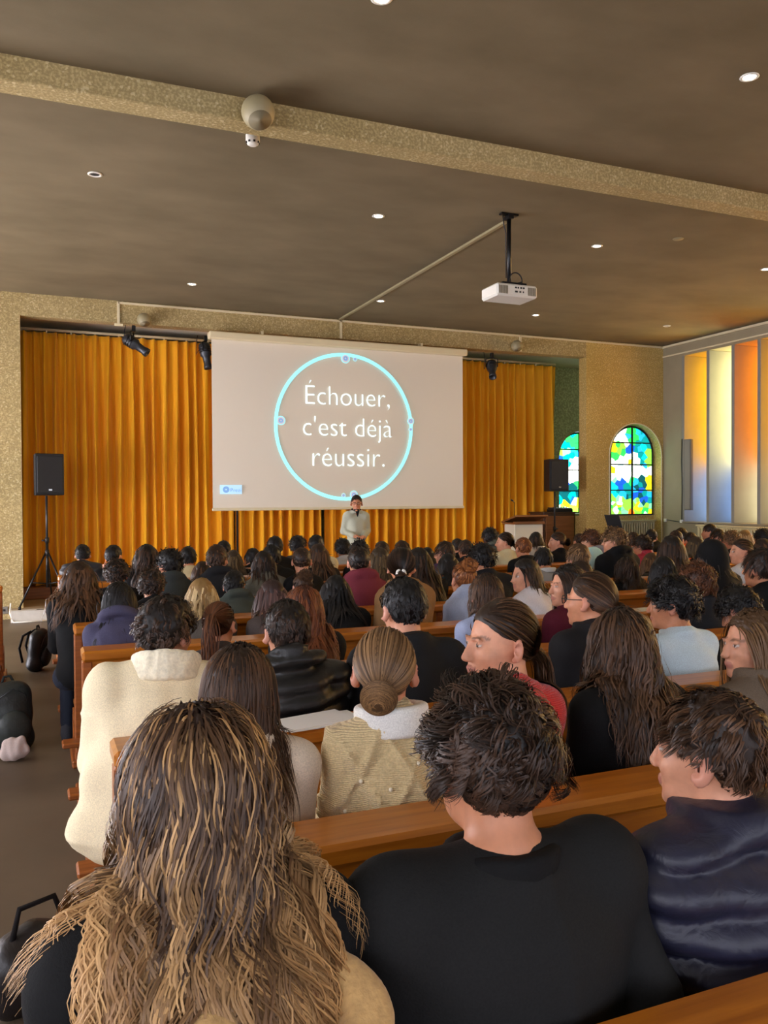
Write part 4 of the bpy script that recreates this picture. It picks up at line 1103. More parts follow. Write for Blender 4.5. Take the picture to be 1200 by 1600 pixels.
def collide(x, p, g, off):
    """push hair points out of head, neck and shoulders (person space)"""
    L = (x - p.Hc) @ p.HR; u = (L - CC) / (CRAD + off); m = np.linalg.norm(u, axis=-1, keepdims=True)
    L = np.where(m < 1, CC + u / np.maximum(m, 1e-6) * (CRAD + off), L); x = p.Hc + L @ p.HR.T
    def push(x, c, r, R=None):
        y = x - c
        if R is not None: y = y @ R
        m = np.linalg.norm(y / (r + off), axis=-1, keepdims=True)
        y = np.where(m < 1, y / np.maximum(m, 1e-4), y)
        if R is not None: y = y @ R.T
        return c + y
    R1 = rotm(0, -p.l2, 0)
    a = p.N - 0.01 * p.d2; 
    for i in (0, 1):
        b = p.S[i]; ba = b - a; t = np.clip(((x - a) @ ba) / (ba @ ba), 0, 1)[..., None]; c = a + ba * t
        dd = x - c; m = np.linalg.norm(dd, axis=-1, keepdims=True); rr = 0.052 + g + off
        x = np.where(m < rr, c + dd / np.maximum(m, 1e-4) * rr, x)
    x = push(x, p.C + 0.10 * p.d2 + np.array((0, -0.015, 0)), np.array((0.168 * p.wid + g, 0.096 + g, 0.105 + g)), R1)
    x = push(x, p.C - 0.01 * p.d2, np.array((0.160 * p.wid + g, 0.112 + g, 0.16 + g)), R1)
    return x

STY = dict(
    short=dict(clump=0.7, per=9, n=(384, 1700), S=(5, 9), L=(0.045, 0.075), lift=0.35, off=(0.006, 0.028), cap=0.010, wave=0.006),
    crop=dict(n=(336, 1300), S=(5, 7), L=(0.022, 0.034), lift=0.35, off=(0.004, 0.014), cap=0.007, wave=0.002),
    bowl=dict(clump=0.55, per=10, n=(336, 1300), S=(5, 10), L=(0.09, 0.13), lift=0.25, off=(0.010, 0.030), cap=0.012, wave=0.005),
    curly=dict(clump=0.8, per=8, n=(560, 2100), S=(6, 16), L=(0.07, 0.12), lift=0.8, off=(0.012, 0.046), cap=0.020, curl=0.010, cf=5.0),
    afro=dict(clump=0.75, per=7, n=(512, 1500), S=(6, 14), L=(0.07, 0.13), lift=1.2, off=(0.02, 0.065), cap=0.034, curl=0.012, cf=9.0),
    quiff=dict(clump=0.85, per=14, n=(416, 1700), S=(6, 14), L=(0.06, 0.11), lift=0.7, off=(0.012, 0.042), cap=0.012, curl=0.007, cf=3.5, fade=1),
    long=dict(clump=0.4, per=10, n=(384, 1300), S=(10, 22), L=(0.38, 0.50), lift=0.1, off=(0.008, 0.026), cap=0.009, wave=0.004, drop=1),
    wavy=dict(clump=0.7, per=11, n=(416, 1400), S=(12, 28), L=(0.40, 0.56), lift=0.15, off=(0.010, 0.040), cap=0.011, wave=0.014, drop=1),
    curlylong=dict(clump=0.85, per=11, n=(448, 1400), S=(13, 30), L=(0.36, 0.50), lift=0.35, off=(0.014, 0.062), cap=0.02, curl=0.013, cf=6.0, drop=1),
    bob=dict(clump=0.4, per=10, n=(384, 1200), S=(7, 16), L=(0.22, 0.30), lift=0.1, off=(0.008, 0.026), cap=0.010, wave=0.005, drop=1),
    pony=dict(n=(336, 1100), S=(9, 18), cap=0.007, tie=(0, -0.118, 0.045), tail=(0.26, 0.34), off=(0.004, 0.012)),
    lowpony=dict(n=(336, 1100), S=(9, 18), cap=0.007, tie=(0, -0.105, -0.035), tail=(0.22, 0.32), off=(0.004, 0.012)),
    bun=dict(n=(336, 1100), S=(7, 14), cap=0.007, tie=(0, -0.118, -0.005), bun=0.046, off=(0.004, 0.012)),
    topbun=dict(n=(336, 1000), S=(7, 14), cap=0.009, tie=(0, -0.09, 0.09), bun=0.052, off=(0.006, 0.018), curlb=1),
)
def hair_mesh(p, style, hi, seed, g=0.02, over=None):
    key = ('hair', p.key, style, hi, seed if hi else 0, g if hi else 0.035, str(over)); g = g if hi else 0.035
    if key in CACHE: return CACHE[key]
    Y = dict(STY[style]); Y.update(over or {}); R = np.random.RandomState(seed + 17)
    n = int(Y['n'][1] * (1.1 if hi == 2 else 0.66)) if hi else int(Y['n'][0] * 0.78); S = Y['S'][1 if hi else 0]; S = int(S * 0.85) if hi == 1 and S > 16 else S; n = Y.get('nn', n)
    w2p = lambda L: p.Hc + L @ p.HR.T
    rad = Y.get('rad', (0.0016 if hi == 2 else 0.0023) if hi else 0.0060) * R.uniform(0.7, 1.3, n)
    root = scalp_roots(n, R, 0.012 if 'tie' in Y else 0.0); nrm = unit((root - CC) / CRAD ** 2); u0 = unit((root - CC) / CRAD)
    off = R.uniform(*Y['off'], n) if 'off' in Y else np.full(n, 0.01)
    tone = np.clip(R.normal(0.45, 0.24, n), 0, 1); tip = np.zeros(n)
    cap = hair_cap(Y['cap'], hi); cap[0][:] += R.normal(0, 0.0025 if 'tie' not in Y else 0.0006, cap[0].shape); cap = (w2p(cap[0]), cap[1])
    if 'tie' in Y:
        T = np.array(Y['tie']); uT = unit((T - CC) / CRAD)
        dot = np.clip((u0 * uT).sum(1), -1, 1); om = np.arccos(dot) + 1e-4
        ss = np.linspace(0, 1, S)
        P = np.zeros((n, S, 3))
        for k, t in enumerate(ss):
            u = (np.sin((1 - t) * om) / np.sin(om))[:, None] * u0 + (np.sin(t * om) / np.sin(om))[:, None] * uT
            P[:, k] = CC + u * (CRAD + (off * min(1, t * 5 + 0.1) + 0.012 * t * t)[:, None])
        if Y.get('curlb'): P += R.normal(0, 0.004, P.shape)
        P = w2p(P); paths = [P]; rads = [rad]; tones = [tone]
        if 'tail' in Y:
            m = n // 2; L = R.uniform(*Y['tail'], m); x = np.zeros((m, S, 3))
            pos = w2p(T + R.normal(0, 0.009, (m, 3)) + np.array((0, -0.006, 0))); d = unit(np.array((0, -1.0, 0.1)) @ p.HR.T + R.normal(0, 0.16, (m, 3)))
            side = R.normal(0, 1, m) * 0.16
            for k in range(S):
                x[:, k] = pos; d = unit(d * 0.72 + np.array((0, -0.02, -0.42)) + np.stack([side * 0.10, 0 * side, 0 * side], 1)); pos = collide(pos + d * (L / S)[:, None], p, g, 0.008)
            x += 0.006 * np.sin(np.linspace(0, 9, S)[None, :, None] + R.uniform(0, 6, (m, 1, 1))) * np.array((1, 0.5, 0))
            paths.append(x); rads.append(rad[:m] * 1.1); tones.append(tone[:m])
        if 'bun' in Y:
            m = n // 2; b = Y['bun']; a0 = R.uniform(0, 6.28, m); la = R.uniform(-1.2, 1.2, m); x = np.zeros((m, S, 3)); tl = R.normal(0, 0.35, m)
            bc = T + unit(T - CC) * b * 0.55
            e3 = unit(T - CC); e1 = unit(np.cross(e3, np.array((1, 0.01, 0.0)))); e2 = np.cross(e3, e1)
            for k, t in enumerate(ss):
                a = a0 + 2.6 * t; lat = la + tl * (t - 0.5)
                x[:, k] = bc + b * (np.cos(lat) * np.cos(a))[:, None] * e1 + b * (np.cos(lat) * np.sin(a))[:, None] * e2 + b * 0.82 * np.sin(lat)[:, None] * e3
            if Y.get('curlb'): x += R.normal(0, 0.006, x.shape)
            paths.append(w2p(x)); rads.append(rad[:m] * 1.2); tones.append(tone[:m])
            cv, cq = hair_cap(0.0); nv0 = len(cv); 
            th = np.linspace(0, 2 * np.pi, 12, endpoint=False); ph = np.linspace(0.0, np.pi, 8)
            uu = np.stack([np.outer(np.sin(ph), np.cos(th)), np.outer(np.sin(ph), np.sin(th)), np.outer(np.cos(ph), np.ones(12))], -1).reshape(-1, 3)
            sq = np.array([(i * 12 + j, i * 12 + (j + 1) % 12, (i + 1) * 12 + (j + 1) % 12, (i + 1) * 12 + j) for i in range(7) for j in range(12)])
            cap = (np.concatenate([cap[0], w2p(bc + uu * b * 0.86)]), np.concatenate([cap[1], sq + len(cap[0])]))
        paths = np.concatenate(paths); rad = np.concatenate(rads); tone = np.concatenate(tones)
        me = strand_mesh('hair', paths, rad, tone, None, cap, True, None if 'tail' in Y else p.Hc); CACHE[key] = me; return me
    L = R.uniform(*Y['L'], n)
    if Y.get('fade'):
        low = np.clip((root[:, 2] - 0.010 + 0.25 * np.minimum(root[:, 1], 0)) / 0.03, 0, 1); L = L * (0.10 + 0.9 * low); off = off * (0.12 + 0.88 * low)
    elif not Y.get('drop'):
        nape = np.clip((root[:, 2] + 0.05) / 0.07, 0.25, 1)
        if style != 'bowl': nape = nape * np.where((np.abs(root[:, 0]) > 0.045) & (root[:, 2] < 0.055) & (root[:, 1] > -0.06), np.clip((root[:, 2] - 0.005) / 0.05, 0.28, 1), 1)
        L = L * nape; off = off * np.clip(nape, 0.4, 1)
    whorl = np.array((0.012, -0.075, 0.105))
    if Y.get('drop'):
        sx = np.where(np.abs(root[:, 0]) < 0.006, R.choice([-1, 1], n), np.sign(root[:, 0]))
        fr_ = np.clip((root[:, 1] + 0.045) / 0.08, 0, 1)
        flow = np.stack([sx * 0.75 * fr_ + root[:, 0] * 5 * (1 - fr_), -0.25 - 0.3 * fr_, np.full(n, -0.25)], 1)
    else:
        flow = root - whorl; flow[:, 1] += np.where(root[:, 1] > -0.02, 0.03, 0); flow[:, 2] -= 0.02
    if 'curl' in Y and not Y.get('drop'): flow = flow + R.normal(0, 0.07, flow.shape)
    flow = flow + R.normal(0, 0.012 if not Y.get('drop') else Y.get('fn', 0.10), flow.shape)
    flow = unit(flow - nrm * (flow * nrm).sum(1, keepdims=True))
    d = unit(flow + nrm * Y['lift'] * R.uniform(0.5, 1.3, (n, 1)))
    x = np.zeros((n, S, 3)); pos = w2p(root); dw = d @ p.HR.T; fw = flow @ p.HR.T; down = np.array((0, 0, -1.0))
    for k in range(S):
        x[:, k] = pos; t = k / (S - 1)
        Lc = (pos - p.Hc) @ p.HR; uu = (Lc - CC) / CRAD; mm = np.linalg.norm(uu, axis=1, keepdims=True)
        nl = unit((Lc - CC) / CRAD ** 2); dist = (mm[:, 0] - 1) * 0.09
        want = off * min(1.0, 2.5 * t + 0.15)
        nw = nl @ p.HR.T
        if Y.get('drop'):
            near = np.clip(1.6 - mm, 0, 1)
            step = dw * 0.55 + np.array((1.0, 0, 0)) * (np.sign(pos[:, :1] - p.Hc[0]) * Y.get('spread', 0.0) * float(np.clip((t - 0.28) * 4, 0, 1))) + fw * 0.25 * near + down * (0.25 + 0.55 * min(1, 2 * t)) + nw * ((want - dist)[:, None] * 9.0) * near
        else:
            tang = fw - nw * (fw * nw).sum(1, keepdims=True)
            step = dw * 0.6 + tang * 0.4 + down * 0.12 + nw * ((want - dist)[:, None] * 12.0)
        dw = unit(step); pos = pos + dw * (L / S)[:, None]
        pos = collide(pos, p, g, 0.004 + off[:, None] * (0.5 if Y.get('drop') else 0.3))
    for _ in range(3): x[:, 1:-1] = 0.25 * x[:, :-2] + 0.5 * x[:, 1:-1] + 0.25 * x[:, 2:]
    tt = np.linspace(0, 1, S); cl = Y.get('clump', 0.0); phg = R.uniform(0, 6.28, n)
    if cl and hi:
        G = max(12, int(n / Y.get('per', 10))); gs_ = R.choice(n, G, replace=False); gi = np.empty(n, np.int64)
        for a0_ in range(0, n, 500): gi[a0_:a0_ + 500] = gs_[((root[a0_:a0_ + 500, None] - root[None, gs_]) ** 2).sum(-1).argmin(1)]
        cc_ = (cl * np.clip(tt * 2.4, 0, 1))[None, :, None]
        x = x * (1 - cc_) + cc_ * (x[gi] + (x[:, :1] - x[gi][:, :1]) * (1 - Y.get('shrink', 0.72) * tt)[None, :, None])
        tone = 0.65 * tone[gi] + 0.35 * tone; phg = phg[gi] + R.normal(0, 0.22, n)
    ramp = np.minimum(1, tt * 3)[None, :, None]
    ax = unit(np.diff(x, axis=1)); ax = np.concatenate([ax, ax[:, -1:]], 1)
    e1 = unit(np.cross(ax, np.array((0.3, 0.2, 1.0)) + 0.3 * np.sin(phg[:, None, None] * np.array((3.1, 5.3, 7.7))))); e2 = np.cross(ax, e1)
    if 'curl' in Y:
        # locks share a phase with their neighbours so that curls clump
        ph = phg
        fr = Y['cf'] * (1 + 0.2 * np.sin(ph * 3))
        a = ph[:, None] + fr[:, None] * tt[None, :] * 2.0
        x = x + Y['curl'] * ramp * (e1 * np.cos(a)[..., None] + e2 * np.sin(a)[..., None])
    elif Y.get('wave'):
        ph = phg
        a = ph[:, None] + tt[None, :] * Y.get('wf', 14.0 if Y.get('drop') else 5.0) * (1 + 0.15 * np.sin(ph * 5))[:, None]
        if Y.get('flatwave'): e1 = np.array((1.0, 0.15, 0.0)) + 0 * e1; e2 = np.array((0.0, -0.7, 0.2)) + 0 * e2
        x = x + Y['wave'] * ramp * (e1 * np.sin(a)[..., None] + 0.5 * e2 * np.cos(a * 0.7)[..., None])
    if Y.get('streak'):
        st = np.sin(u0[:, 0] * 23 + u0[:, 1] * 9) + R.normal(0, 0.5, n); tip = (st > 0.75).astype(float)
    me = strand_mesh('hair', x, rad, tone, tip, cap, True, None if Y.get('drop') else p.Hc); CACHE[key] = me; return me

HAIRCOL = dict(black=((10, 9, 10), (40, 36, 36)), dark=((20, 13, 9), (80, 56, 41)), brown=((38, 24, 15), (104, 72, 48)), chestnut=((52, 28, 15), (124, 76, 46)),
               auburn=((64, 30, 16), (146, 84, 48)), light=((72, 50, 30), (156, 118, 78)), blond=((128, 98, 56), (224, 196, 144)), ginger=((96, 52, 24), (184, 116, 62)),
               ombre=((44, 28, 20), (104, 76, 52)), mauve=((46, 30, 28), (114, 84, 78)), olive=((50, 38, 24), (116, 94, 62)))
def mat_hair(c):
    nm = 'hair_' + c
    if nm in MATS: return MATS[nm]
    m, nt, ln, b = nodes(nm); lo, hi = (rgb(q) for q in HAIRCOL[c])
    at = nt.new('ShaderNodeAttribute'); at.attribute_name = 'hair'
    sp = nt.new('ShaderNodeSeparateColor'); ln.new(at.outputs['Color'], sp.inputs[0])
    r = nt.new('ShaderNodeValToRGB'); r.color_ramp.elements[0].color = (*lo, 1); r.color_ramp.elements[1].color = (*hi, 1)
    r.color_ramp.elements[0].position = 0.1; r.color_ramp.elements[1].position = 0.95
    ln.new(sp.outputs[0], r.inputs['Fac']); out = r.outputs[0]
    if c == 'ombre':
        r2 = nt.new('ShaderNodeValToRGB'); r2.color_ramp.elements[0].color = (*rgb((112, 72, 40)), 1); r2.color_ramp.elements[1].color = (*rgb((238, 190, 128)), 1)
        ln.new(sp.outputs[0], r2.inputs['Fac'])
        a = nt.new('ShaderNodeMapRange'); a.inputs['From Min'].default_value = 0.26; a.inputs['From Max'].default_value = 0.62; ln.new(sp.outputs[1], a.inputs['Value'])
        st = nt.new('ShaderNodeMath'); st.operation = 'MULTIPLY'; st.inputs[1].default_value = 0.75; ln.new(sp.outputs[2], st.inputs[0])
        mx = nt.new('ShaderNodeMath'); mx.operation = 'MAXIMUM'; ln.new(a.outputs[0], mx.inputs[0]); ln.new(st.outputs[0], mx.inputs[1])
        mi = nt.new('ShaderNodeMixRGB'); ln.new(mx.outputs[0], mi.inputs['Fac']); ln.new(out, mi.inputs[1]); ln.new(r2.outputs[0], mi.inputs[2]); out = mi.outputs[0]
    ln.new(out, b.inputs['Base Color']); b.inputs['Roughness'].default_value = 0.48; b.inputs['Specular IOR Level'].default_value = 0.35
    MATS[nm] = m; return m

SKIN = dict(fair=(212, 150, 118), light=(200, 134, 98), tan=(172, 116, 86), brown=(120, 78, 56), deep=(84, 54, 40))
def mat_skin(c):
    nm = 'skin_' + c
    if nm in MATS: return MATS[nm]
    m, nt, ln, b = nodes(nm); k = rgb(SKIN[c])
    n, r, _ = mix_noise(nt, ln, 30, 3, tuple(x * 0.9 for x in k), tuple(x * 1.06 for x in k))
    at = nt.new('ShaderNodeAttribute'); at.attribute_name = 'paint'
    mi = nt.new('ShaderNodeMixRGB'); ln.new(at.outputs['Alpha'], mi.inputs['Fac']); ln.new(r.outputs[0], mi.inputs[1]); ln.new(at.outputs['Color'], mi.inputs[2])
    ln.new(mi.outputs[0], b.inputs['Base Color']); b.inputs['Roughness'].default_value = 0.5
    b.inputs['Subsurface Weight'].default_value = 0.12; b.inputs['Subsurface Radius'].default_value = (0.02, 0.008, 0.005)
    MATS[nm] = m; return m

def mat_cloth(col, kind='fabric'):
    nm = 'cloth_%s_%d_%d_%d' % (kind, *col)
    if nm in MATS: return MATS[nm]
    m, nt, ln, b = nodes(nm); k = rgb(col)
    sc = dict(fabric=260, nylon=40, knit=180, fleece=120, fluffy=70)[kind]
    n, r, mp = mix_noise(nt, ln, sc, 3, tuple(x * 0.82 for x in k), tuple(min(1, x * 1.12) for x in k), 0.3, 0.7)
    ln.new(r.outputs[0], b.inputs['Base Color'])
    b.inputs['Roughness'].default_value = dict(fabric=0.85, nylon=0.46, knit=0.9, fleece=0.95, fluffy=0.95)[kind]
    b.inputs['Specular IOR Level'].default_value = dict(fabric=0.2, nylon=0.5, knit=0.15, fleece=0.1, fluffy=0.1)[kind]
    if kind in ('fleece', 'fluffy', 'knit'): b.inputs['Sheen Weight'].default_value = 0.25
    if kind == 'nylon':
        n2 = nt.new('ShaderNodeTexNoise'); n2.inputs['Scale'].default_value = 16; n2.inputs['Detail'].default_value = 5; n2.inputs['Distortion'].default_value = 1.5
        ln.new(mp.outputs[0], n2.inputs['Vector']); bump(nt, ln, b, n2.outputs['Fac'], 0.3, 0.012)
    elif kind == 'knit':
        w = nt.new('ShaderNodeTexWave'); w.inputs['Scale'].default_value = 60; w.inputs['Distortion'].default_value = 3; w.bands_direction = 'Z'
        ln.new(mp.outputs[0], w.inputs['Vector']); bump(nt, ln, b, w.outputs['Fac'], 0.6, 0.004)
    else: bump(nt, ln, b, n.outputs['Fac'], 0.5 if kind != 'fabric' else 0.2, 0.006)
    MATS[nm] = m; return m

GROWN = {k: v['g'] for k, v in GARMENT.items()}
PEOPLE = []
def person(px, py, row, style, hcol, gkind, gcol, label, yaw=0, lean=0.08, pitch=0, roll=0, rz=0, wid=None, skin='light', hi=False, cloth=None,
           trouser=(38, 42, 54), seed=None, arms='lap', over=None, extra=None, dy=0.0, stand=False, Y=None, shoe=(60, 60, 66), side=0.0):
    """px, py: where the photo shows the crown of the head; row: pew row that fixes the depth"""
    seed = len(PEOPLE) if seed is None else seed
    fem = style in ('long', 'wavy', 'curlylong', 'bob', 'pony', 'lowpony', 'bun', 'topbun')
    wid = wid or (0.88 if fem else 0.98)
    vol = {'afro': 0.045, 'curly': 0.028, 'quiff': 0.03, 'curlylong': 0.035, 'topbun': 0.02, 'short': 0.016, 'bowl': 0.018}.get(style, 0.012)
    rz = math.radians(rz); c_, s_ = math.cos(rz), math.sin(rz); s = 1.0
    Yp = Y if Y is not None else ROW[row] + 0.185 + 0.165 + dy
    if not hi and not stand:
        zt = at_y(px, py, Yp + 0.12)[2]
        yaw = 12.5 * round(yaw / 12.5)
        for lean in [round(max(0.05, round(lean, 1)) + 0.1 * k, 2) for k in range(6)]:
            if zt / (Pose(lean).top + vol) > 0.95 or lean > 0.35: break
    p = Pose(lean, math.radians(yaw), math.radians(pitch), math.radians(roll), arms, wid, stand)
    for _ in range(4):
        h0 = p.Hc[0] + math.sin(side) * p.Hc[2]
        hx, hy = (c_ * h0 - s_ * p.Hc[1]) * s, (s_ * h0 + c_ * p.Hc[1]) * s
        w = at_y(px, py, Yp + hy); s = w[2] / (p.top + vol)
    s = min(max(s, 0.86), 1.10)
    me = body_mesh(p, hi)
    o = link('person', me, mat_skin(skin), None, (w[0] - hx, Yp, 0)); o.rotation_euler = (0, side, rz); o.scale = (s, s, s)
    ck = cloth or ('nylon' if gkind.startswith('puff') else 'knit' if gkind == 'knit' else 'fabric')
    link('top_garment', garment_mesh(p, gkind, hi, seed), mat_cloth(gcol, ck), o)
    link('trousers', legs_mesh(p), mat_cloth(trouser), o)
    link('shoes', legs_mesh(p, True), mat_cloth(shoe), o)
    if style: link('hair', hair_mesh(p, style, hi, seed if hi else seed % 2, round(GROWN[gkind] + (0.006 if hi else 0.01), 3), over), mat_hair(hcol), o)
    tag(o, label, 'person', 'seated audience' if not stand else None)
    PEOPLE.append((o, p, s, px, py, row)); return o, p

# ------------------------------------------------------------------ the audience
BLK, CHAR, NAVY, GREY = (17, 17, 18), (32, 33, 36), (34, 38, 58), (120, 120, 122)
pres, pp = person(557, 773, None, 'crop', 'dark', 'sweater', (176, 176, 156), 'smiling presenter in grey-green sweater and glasses standing before the screen', yaw=-14, lean=0.02, pitch=-4, hi=2,
                  trouser=(96, 98, 88), stand=True, Y=11.7, rz=172, skin='light', wid=0.84)
# ---- first row from the camera
girl, gp = person(306, 1098, 'A', 'wavy', 'ombre', 'jacket', BLK, 'person with very long wavy dark-to-blond hair and beige fleece hood in the foreground', hi=2, lean=0.06, yaw=-6, rz=4, wid=0.92, dy=-0.02,
                  over=dict(nn=4600, L=(0.50, 0.76), off=(0.008, 0.055), wave=0.012, wf=31.0, S=(20, 40), rad=0.0013, streak=1, clump=0.88, per=38, shrink=0.3, fn=0.05, flatwave=1, ribbon=True, spread=0.10))
curl, cp = person(763, 1048, 'A', 'quiff', 'dark', 'crew', (28, 28, 28), 'person with thick curly dark hair and black hooded top in the foreground', hi=2, lean=0.02, yaw=6, wid=1.12, skin='light', over=dict(nn=4000, curl=0.013, cf=4.2, off=(0.012, 0.056), L=(0.08, 0.14), rad=0.0013, S=(9, 17), per=22))
navy, np_ = person(1110, 1072, 'A', 'short', 'brown', 'puffer', (30, 31, 50), 'person in navy quilted down jacket with tousled brown hair at the lower right', hi=2, lean=0.05, yaw=22, rz=6, wid=1.06, skin='fair', over=dict(L=(0.06, 0.10), off=(0.008, 0.036), wave=0.008))
# ---- second row
lace, lp = person(377, 1003, 'B', 'long', 'brown', 'sweater', (226, 208, 186), 'person with straight brown hair and cream lace blouse looking towards the screen', hi=2, yaw=-38, rz=-6, skin='fair', wid=0.80, lean=0.05)
knit, kp = person(601, 977, 'B', 'bun', 'light', 'knit', (222, 198, 150), 'person with honey blond low bun and pearl-dotted beige cable-knit sweater', hi=2, yaw=-22, wid=0.72, lean=0.04, skin='light', over=dict(tie=(-0.015, -0.112, -0.03), bun=0.05))
red, rp = person(780, 934, 'B', 'lowpony', 'brown', 'sweater', (196, 44, 36), 'person in coral red sweater turned sideways with a low brown ponytail', hi=2, yaw=78, rz=12, skin='fair', wid=0.72, lean=0.05, cloth='knit')
person(968, 948, 'B', 'wavy', 'brown', 'jacket', BLK, 'person with long loose brown hair over a black jacket before the blue tee', hi=True, yaw=-5, wid=0.86, lean=0.12, over=dict(off=(0.010, 0.05)))
person(1174, 950, 'B', 'long', 'light', 'coat', (104, 90, 76), 'person in taupe coat with straight light brown hair at the right edge turned left', hi=True, yaw=72, rz=8, skin='fair')
# ---- third row
cream, crp = person(260, 925, 'C', 'curly', 'dark', 'sherpa', (238, 222, 186), 'person in cream fleece-collar jacket with bushy brown hair at the aisle', hi=True, yaw=-42, rz=-4, lean=0.12, side=0.07, wid=1.12, skin='tan', cloth='fabric', trouser=(120, 122, 128), shoe=(190, 196, 226), over=dict(curl=0.008, off=(0.012, 0.042)))
spiky, sp_ = person(447, 934, 'C', 'short', 'dark', 'puffhood', BLK, 'person in black quilted puffer with spiky black hair and both ears showing', hi=True, skin='fair', wid=0.94, lean=0.06)
person(630, 900, 'C', 'short', 'black', 'jacket', (30, 31, 33), 'person with glossy straight black hair and protruding ears in black jacket', hi=True, skin='fair', lean=0.06, wid=1.02, pitch=-6)
person(921, 892, 'C', 'bun', 'brown', 'jacket', (28, 27, 29), 'person with slicked brown hair in a low knot, glasses and black jacket', hi=True, yaw=30, skin='light', lean=0.05, over=dict(tie=(0.02, -0.108, -0.028), bun=0.036))
person(1050, 898, 'C', 'curly', 'black', 'tee', (196, 214, 222), 'person with curly black hair and pale blue T-shirt', hi=True, yaw=38, rz=4, skin='light', lean=0.08, over=dict(off=(0.014, 0.056)))
person(1154, 914, 'C', 'curly', 'black', 'sweater', BLK, 'person with curly black hair bent down beside the blue tee', hi=True, yaw=20, lean=0.34, pitch=-25, skin='tan')
# ---- fourth row
person(343, 939, 'D', 'pony', 'chestnut', 'sweater', (70, 62, 58), 'person with chestnut ponytail beside the cream jacket', yaw=-32, skin='light', hi=True, wid=0.80, lean=0.10, over=dict(tie=(0.0, -0.112, 0.055)))
person(474, 914, 'D', 'wavy', 'auburn', 'jacket', BLK, 'person with long auburn wavy hair behind the black puffer', yaw=-10, wid=0.80, lean=0.12, hi=True)
person(758, 895, 'D', 'bob', 'brown', 'sweater', (166, 178, 210), 'person with brown shoulder-length hair and light blue shirt', yaw=8, lean=0.12, hi=True)
person(886, 881, 'D', 'long', 'dark', 'sweater', (86, 24, 40), 'person in burgundy sweater turned sideways with long dark hair', yaw=74, rz=10, skin='fair', hi=True, lean=0.06)
person(979, 873, 'F', 'curlylong', 'dark', 'jacket', BLK, 'person with voluminous long dark curls next to the slicked knot', yaw=-8, lean=0.10, hi=True)
person(1090, 877, 'D', 'curly', 'chestnut', 'jacket', CHAR, 'person with large chestnut curls above the curly black head', yaw=-10, lean=0.12, hi=True, over=dict(off=(0.016, 0.066), L=(0.08, 0.14)))
person(1188, 855, 'D', 'bowl', 'dark', 'tee', BLK, 'person with thick straight dark hair, bare neck and black T-shirt at the right edge', yaw=18, lean=0.10, hi=True, wid=1.05, over=dict(off=(0.012, 0.045)))
# ---- fifth row
person(315, 903, 'E', 'bob', 'blond', 'sweater', (90, 84, 78), 'person with straight platinum blond bob', yaw=-8, wid=0.80, lean=0.16)
person(424, 905, 'E', 'long', 'mauve', 'sweater', (84, 74, 70), 'person with straight mauve-brown long hair beside the auburn waves', yaw=8, wid=0.80, lean=0.18)
person(525, 898, 'E', 'long', 'black', 'jacket', BLK, 'person with sleek long black hair and black jacket before the maroon hood', yaw=-10, wid=0.76, lean=0.14)
person(820, 872, 'E', 'bob', 'dark', 'sweater', (214, 208, 210), 'person in white top with dark bob turned sideways, hand raised', yaw=76, rz=14, wid=0.74, lean=0.06, arms='raise', skin='fair')
person(906, 876, 'E', 'bob', 'brown', 'sweater', (60, 54, 52), 'person with smooth brown hair just behind the slicked knot', yaw=-6, wid=0.86, lean=0.16)
person(1019, 876, 'G', 'long', 'light', 'sweater', (70, 66, 60), 'person with straight light brown hair behind the long dark curls', yaw=-10, lean=0.18)
person(1036, 869, 'E', 'bob', 'black', 'sweater', (214, 210, 206), 'person with shiny dark bob and white collar left of the chestnut curls', yaw=-14, wid=0.74, lean=0.22, dy=0.06)
# ---- sixth row
person(187, 908, 'E', 'long', 'black', 'hoodie', (70, 68, 92), 'person in blue-violet hoodie with sleek black hair at the aisle', yaw=-24, rz=-6, wid=0.86, lean=0.30, hi=True)
person(237, 886, 'F', 'curly', 'dark', 'jacket', BLK, 'person with tousled brown curls right behind the cream jacket', yaw=-15, wid=0.86, lean=0.14)
person(366, 890, 'F', 'short', 'black', 'jackhood', (70, 76, 70), 'person in grey-green hooded jacket with short black hair', yaw=-28, lean=0.12)
person(472, 893, 'F', 'topbun', 'brown', 'sweater', (70, 62, 58), 'person with messy brown bun left of the sleek black hair', yaw=0, wid=0.86, lean=0.22)
person(723, 877, 'E', 'topbun', 'ginger', 'hoodie', (168, 178, 200), 'person with curly ginger-blond bun and light blue hoodie', yaw=5, wid=0.72, lean=0.14)
person(902, 848, 'F', 'bowl', 'light', 'jacket', CHAR, 'person with straight dark blond mop of hair near the lectern', yaw=10, lean=0.08)
person(1048, 836, 'F', 'long', 'dark', 'jacket', (128, 122, 112), 'person with long dark brown hair and grey jacket below the arched window', yaw=-5, lean=0.10)
person(1157, 841, 'F', 'bun', 'brown', 'sweater', (206, 204, 202), 'person with brown bun and white top in profile near the long radiator', yaw=68, rz=10, lean=0.06, skin='fair')
person(1108, 846, 'E', 'bob', 'black', 'hoodup', BLK, 'person huddled in a black hooded coat before the long radiator', yaw=10, wid=0.74, lean=0.26)
